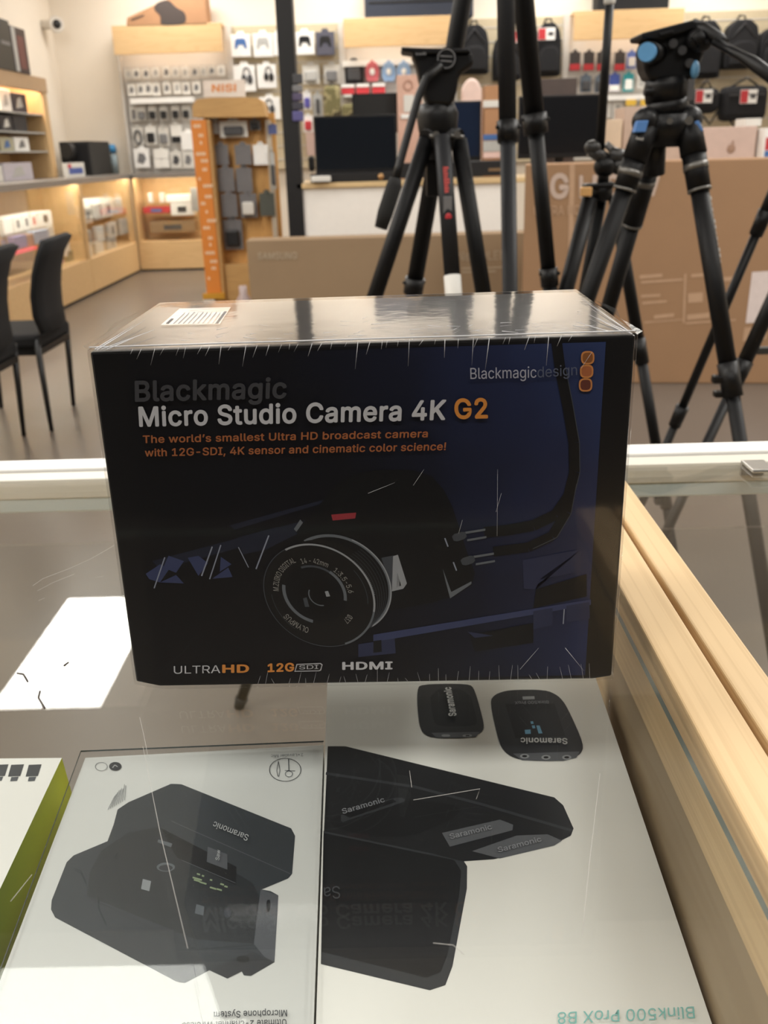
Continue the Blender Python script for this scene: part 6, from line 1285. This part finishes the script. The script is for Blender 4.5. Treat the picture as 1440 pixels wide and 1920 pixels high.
b = MB(); b.sweep([aY(822, 300, VY), aY(822, 262, VY), aY(821, 246, VY), aY(820, 215, VY), aY(818, 192, VY)], [.026, .034, .042, .046, .036], 26)
for p in ((800, 262), (860, 262), (829, 256)): b.tube(aY(822, 250, VY), aY(*p, VY-.03), .024, .022, 12)
b.build('spider', TBK2, t)
MB().box(aY(812, 0, VY).x-.018, aY(812, 0, VY).x+.018, VY-.01, VY+.02, aY(815, 368, VY).z, aY(815, 300, VY).z, .003).build('centre_column', TBK2, t)
for x in (818, 858):
    c = aY(x, 252, VY-.055); b = MB(); b.tube(c, c+Vector((0, .01, 0)), .007, .007, 12); b.tube(c+Vector((-.014, .005, -.002)), c+Vector((.014, .005, -.006)), .004, .004, 8); b.build('steel_latch', RING, t)
P = lambda x, y, Y=VY-.04: aY(x, y, Y)
b = MB(); b.prism([P(*p) for p in ((801, 196), (788, 160), (780, 122), (770, 98), (884, 94), (890, 120), (862, 140), (856, 176), (846, 198))], (0, .08, 0), .008); b.build('head_body', TBK2, t)
b = MB(); b.prism([P(*p, VY-.05) for p in ((754, 96), (752, 88), (800, 90), (880, 91), (884, 99), (800, 102))], (0, .1, 0), .003); b.build('camera_plate', TBK, t)
c = P(837, 110, VY-.052); b = MB()
b.tube(c+Vector((0, 0, 0)), c+Vector((0, .02, 0)), .0215, .0215, 28); d_ = b.build('drag_dial', TBK, t)
b = MB()
for i in range(24):
    a, e = 2*math.pi*i/24, 2*math.pi*(i+1)/24
    b.tube(c+Vector((.018*math.cos(a), -.001, .018*math.sin(a))), c+Vector((.018*math.cos(e), -.001, .018*math.sin(e))), .0012, seg=6)
b.tube(c+Vector((-.013, -.001, .005)), c+Vector((.013, -.001, .003)), .0014, seg=6); b.tube(c+Vector((-.012, -.001, -.004)), c+Vector((.012, -.001, -.006)), .0014, seg=6); b.build('dial_mark', GREYM, d_)
worn_marks(P(779, 104, VY-.053), P(799, 103, VY-.053), P(779, 98.5, VY-.053), 6, GREYM, t)
b = MB(); b.sweep([P(826, 122, VY-.06), P(800, 146, VY-.07), P(785, 180, VY-.08), P(768, 240, VY-.1), P(748, 312, VY-.12), P(742, 336, VY-.13)], [.011, .0085, .0085, .0085, .0085, .009], 14)
h = b.build('pan_handle', TBK2, t)
MB().sweep([P(742, 334, VY-.13), P(739, 348, VY-.132), P(722, 400, VY-.145), P(714, 428, VY-.15)], [.012, .0165, .0165, .0135], 16).build('grip', RUB, h)

# --- tall stand whose apex is above the frame
SYY = 2.4
ap = (942, -436); hub = aY(*ap, SYY)
t = thing('tall_tripod', (hub.x, SYY, 0), 'tall tripod whose three legs come down from above the frame at centre', 'tripod')
b = MB(); b.sweep([hub+Vector((0, 0, -.08)), hub+Vector((0, 0, .06)), hub+Vector((0, 0, .14))], [.05, .05, .03], 20); b.build('spider', TBK2, t)
def long_leg(p0, p1, Y0, Yf, locks, r0, r1, m, label=None):
    A = aY(ap[0]+(p0[0]-ap[0])*.03, ap[1]+(p0[1]-ap[1])*.03, Y0); 
    Bf = foot_on_line(p0, p1, Yf)
    fr = [at_frac(A, Bf, y) for y in locks]
    b = MB(); s0 = 0; rs = [r0]+[r1]*len(locks)
    for s1, r in zip(fr+[.985], rs): b.tube(A.lerp(Bf, s0), A.lerp(Bf, s1), r, r, 18); s0 = s1
    o = b.build('leg', m, t, label); d = (Bf-A).normalized()
    for s, r in zip(fr, rs):
        b = MB(); C_ = A.lerp(Bf, s); b.tube(C_-d*.022, C_+d*.022, r*1.25, r*1.2, 18); b.ell(C_+Vector((r*1.2, -.006, .01)), .005, 8, 6); b.ell(C_+Vector((-r*1.2, -.006, .01)), .005, 8, 6); b.build('leg_lock', TBK2, o)
    MB().tube(A.lerp(Bf, .98), Bf, r1*1.3, r1, 12).build('rubber_foot', RUB, o)
long_leg((868, 0), (775, 545), SYY+.05, 2.75, (536,), .0225, .0185, TBK)
long_leg((951, 0), (958, 560), SYY-.04, 1.95, (247,), .0195, .0175, CARB, 'grey carbon leg')
long_leg((982, 0), (1030, 525), SYY, 2.35, (232, 520), .0235, .0185, TBK)

# --- small tripod between them
MY = 2.45
hub = aY(1128, 360, MY)
t = thing('small_tripod', (hub.x, MY, 0), 'small black tripod with a ball head and raised pole, in front of the brown carton', 'tripod')
leg(t, (1106, 372), MY-.02, (1058, 556), 2.2, [(.4, .0195), (.7, .015), (1, .012)])
leg(t, (1126, 376), MY+.02, (1096, 545), 2.75, [(.4, .0155), (.7, .014), (1, .011)])
leg(t, (1152, 372), MY, (1230, 835), 2.25, [(.33, .0155), (.66, .014), (1, .011)])
P = lambda x, y, Y=MY: aY(x, y, Y)
b = MB(); b.tube(P(1128, 376), P(1128, 342), .026, .028, 18); b.box(P(1094, 345).x, P(1158, 345).x, MY-.03, MY+.02, P(1126, 352).z, P(1126, 343).z, .004); b.build('spider', TBK2, t)
b = MB(); b.tube(P(1131, 344), P(1132, 318), .014, .014, 14); b.ell(P(1134, 312), (.028, .028, .026)); b.build('ball_head', TBK2, t)
b = MB(); b.tube(P(1108, 280), P(1140, 302), .017, .015, 14); b.ell(P(1112, 277), (.022, .02, .018)); b.tube(P(1142, 290), P(1176, 296), .02, .018, 14); b.ell(P(1160, 312), (.022, .02, .02)); b.build('pan_head', mat('head_grey', (52, 51, 50), .35), t)
MB().tube(P(1136, 270), P(1170, 300), .009, .009, 10).build('head_rim', mat('rim_grey', (110, 108, 106), .35), t)
MB().tube(P(1124, 292), P(1146, -40), .0115, .0105, 12).build('upright_pole', TBK2, t); MB().ell(P(1143, 2), (.014, .014, .012)).build('pole_cap', OFFW, t)
c = P(1096, 360, MY-.03); MB().box(c.x-.012, c.x+.016, MY-.045, MY-.03, c.z-.010, c.z+.012, .003).build('amber_tag', mat('amber_tag', (238, 186, 120), .5), t); MB().ell(P(1158, 346, MY-.04), .007, 10, 6).build('steel_knob', RING, t)

# --- tripod at the right edge
EY = 2.1
apx = (1600, 60)
hub = aY(*apx, EY)
t = thing('edge_tripod', (hub.x, EY, 0), 'black tripod at the right edge, only its two slanting legs in view', 'tripod')
b = MB(); b.sweep([hub+Vector((0, 0, -.1)), hub+Vector((0, 0, .05))], [.05, .045], 20); b.build('spider', TBK2, t)
def edge_leg(p0, p1, Yf, locks, r0, r1):
    A = aY(*p0, EY); Bf = foot_on_line(p0, p1, Yf); fr = [at_frac(A, Bf, y) for y in locks]
    b = MB(); b.tube(hub+Vector((0, 0, -.05)), A, .018, .018, 14); s0 = 0
    for s1, r in zip(fr+[.985], [r0]+[r1]*len(locks)): b.tube(A.lerp(Bf, s0), A.lerp(Bf, s1), r, r, 16); s0 = s1
    o = b.build('leg', TBK2, t); d = (Bf-A).normalized()
    for s in fr: C_ = A.lerp(Bf, s); MB().tube(C_-d*.03, C_+d*.025, r0*1.2, r0*1.1, 16).build('leg_lock', TBK2, o)
    MB().tube(A.lerp(Bf, .98), Bf, r1*1.3, r1, 12).build('rubber_foot', RUB, o); return A, Bf
A, Bf = edge_leg((1470, 316), (1249, 835), 2.35, (420, 782), .0135, .0105)
A2, B2 = edge_leg((1500, 452), (1324, 835), 1.95, (700,), .0165, .0115)
q = A2.lerp(B2, at_frac(A2, B2, 655)); MB().box(q.x, q.x+.18, q.y-.005, q.y+.012, q.z-.012, q.z+.004, .002).build('leg_spreader', mat('spreader_grey', (62, 62, 60), .4), t)
q = A2.lerp(B2, at_frac(A2, B2, 676)); MB().ell(q+Vector((-.03, -.0, .0)), (.010, .008, .012), 10, 8).build('brass_screw', mat('pale_brass', (230, 210, 160), .35), t)
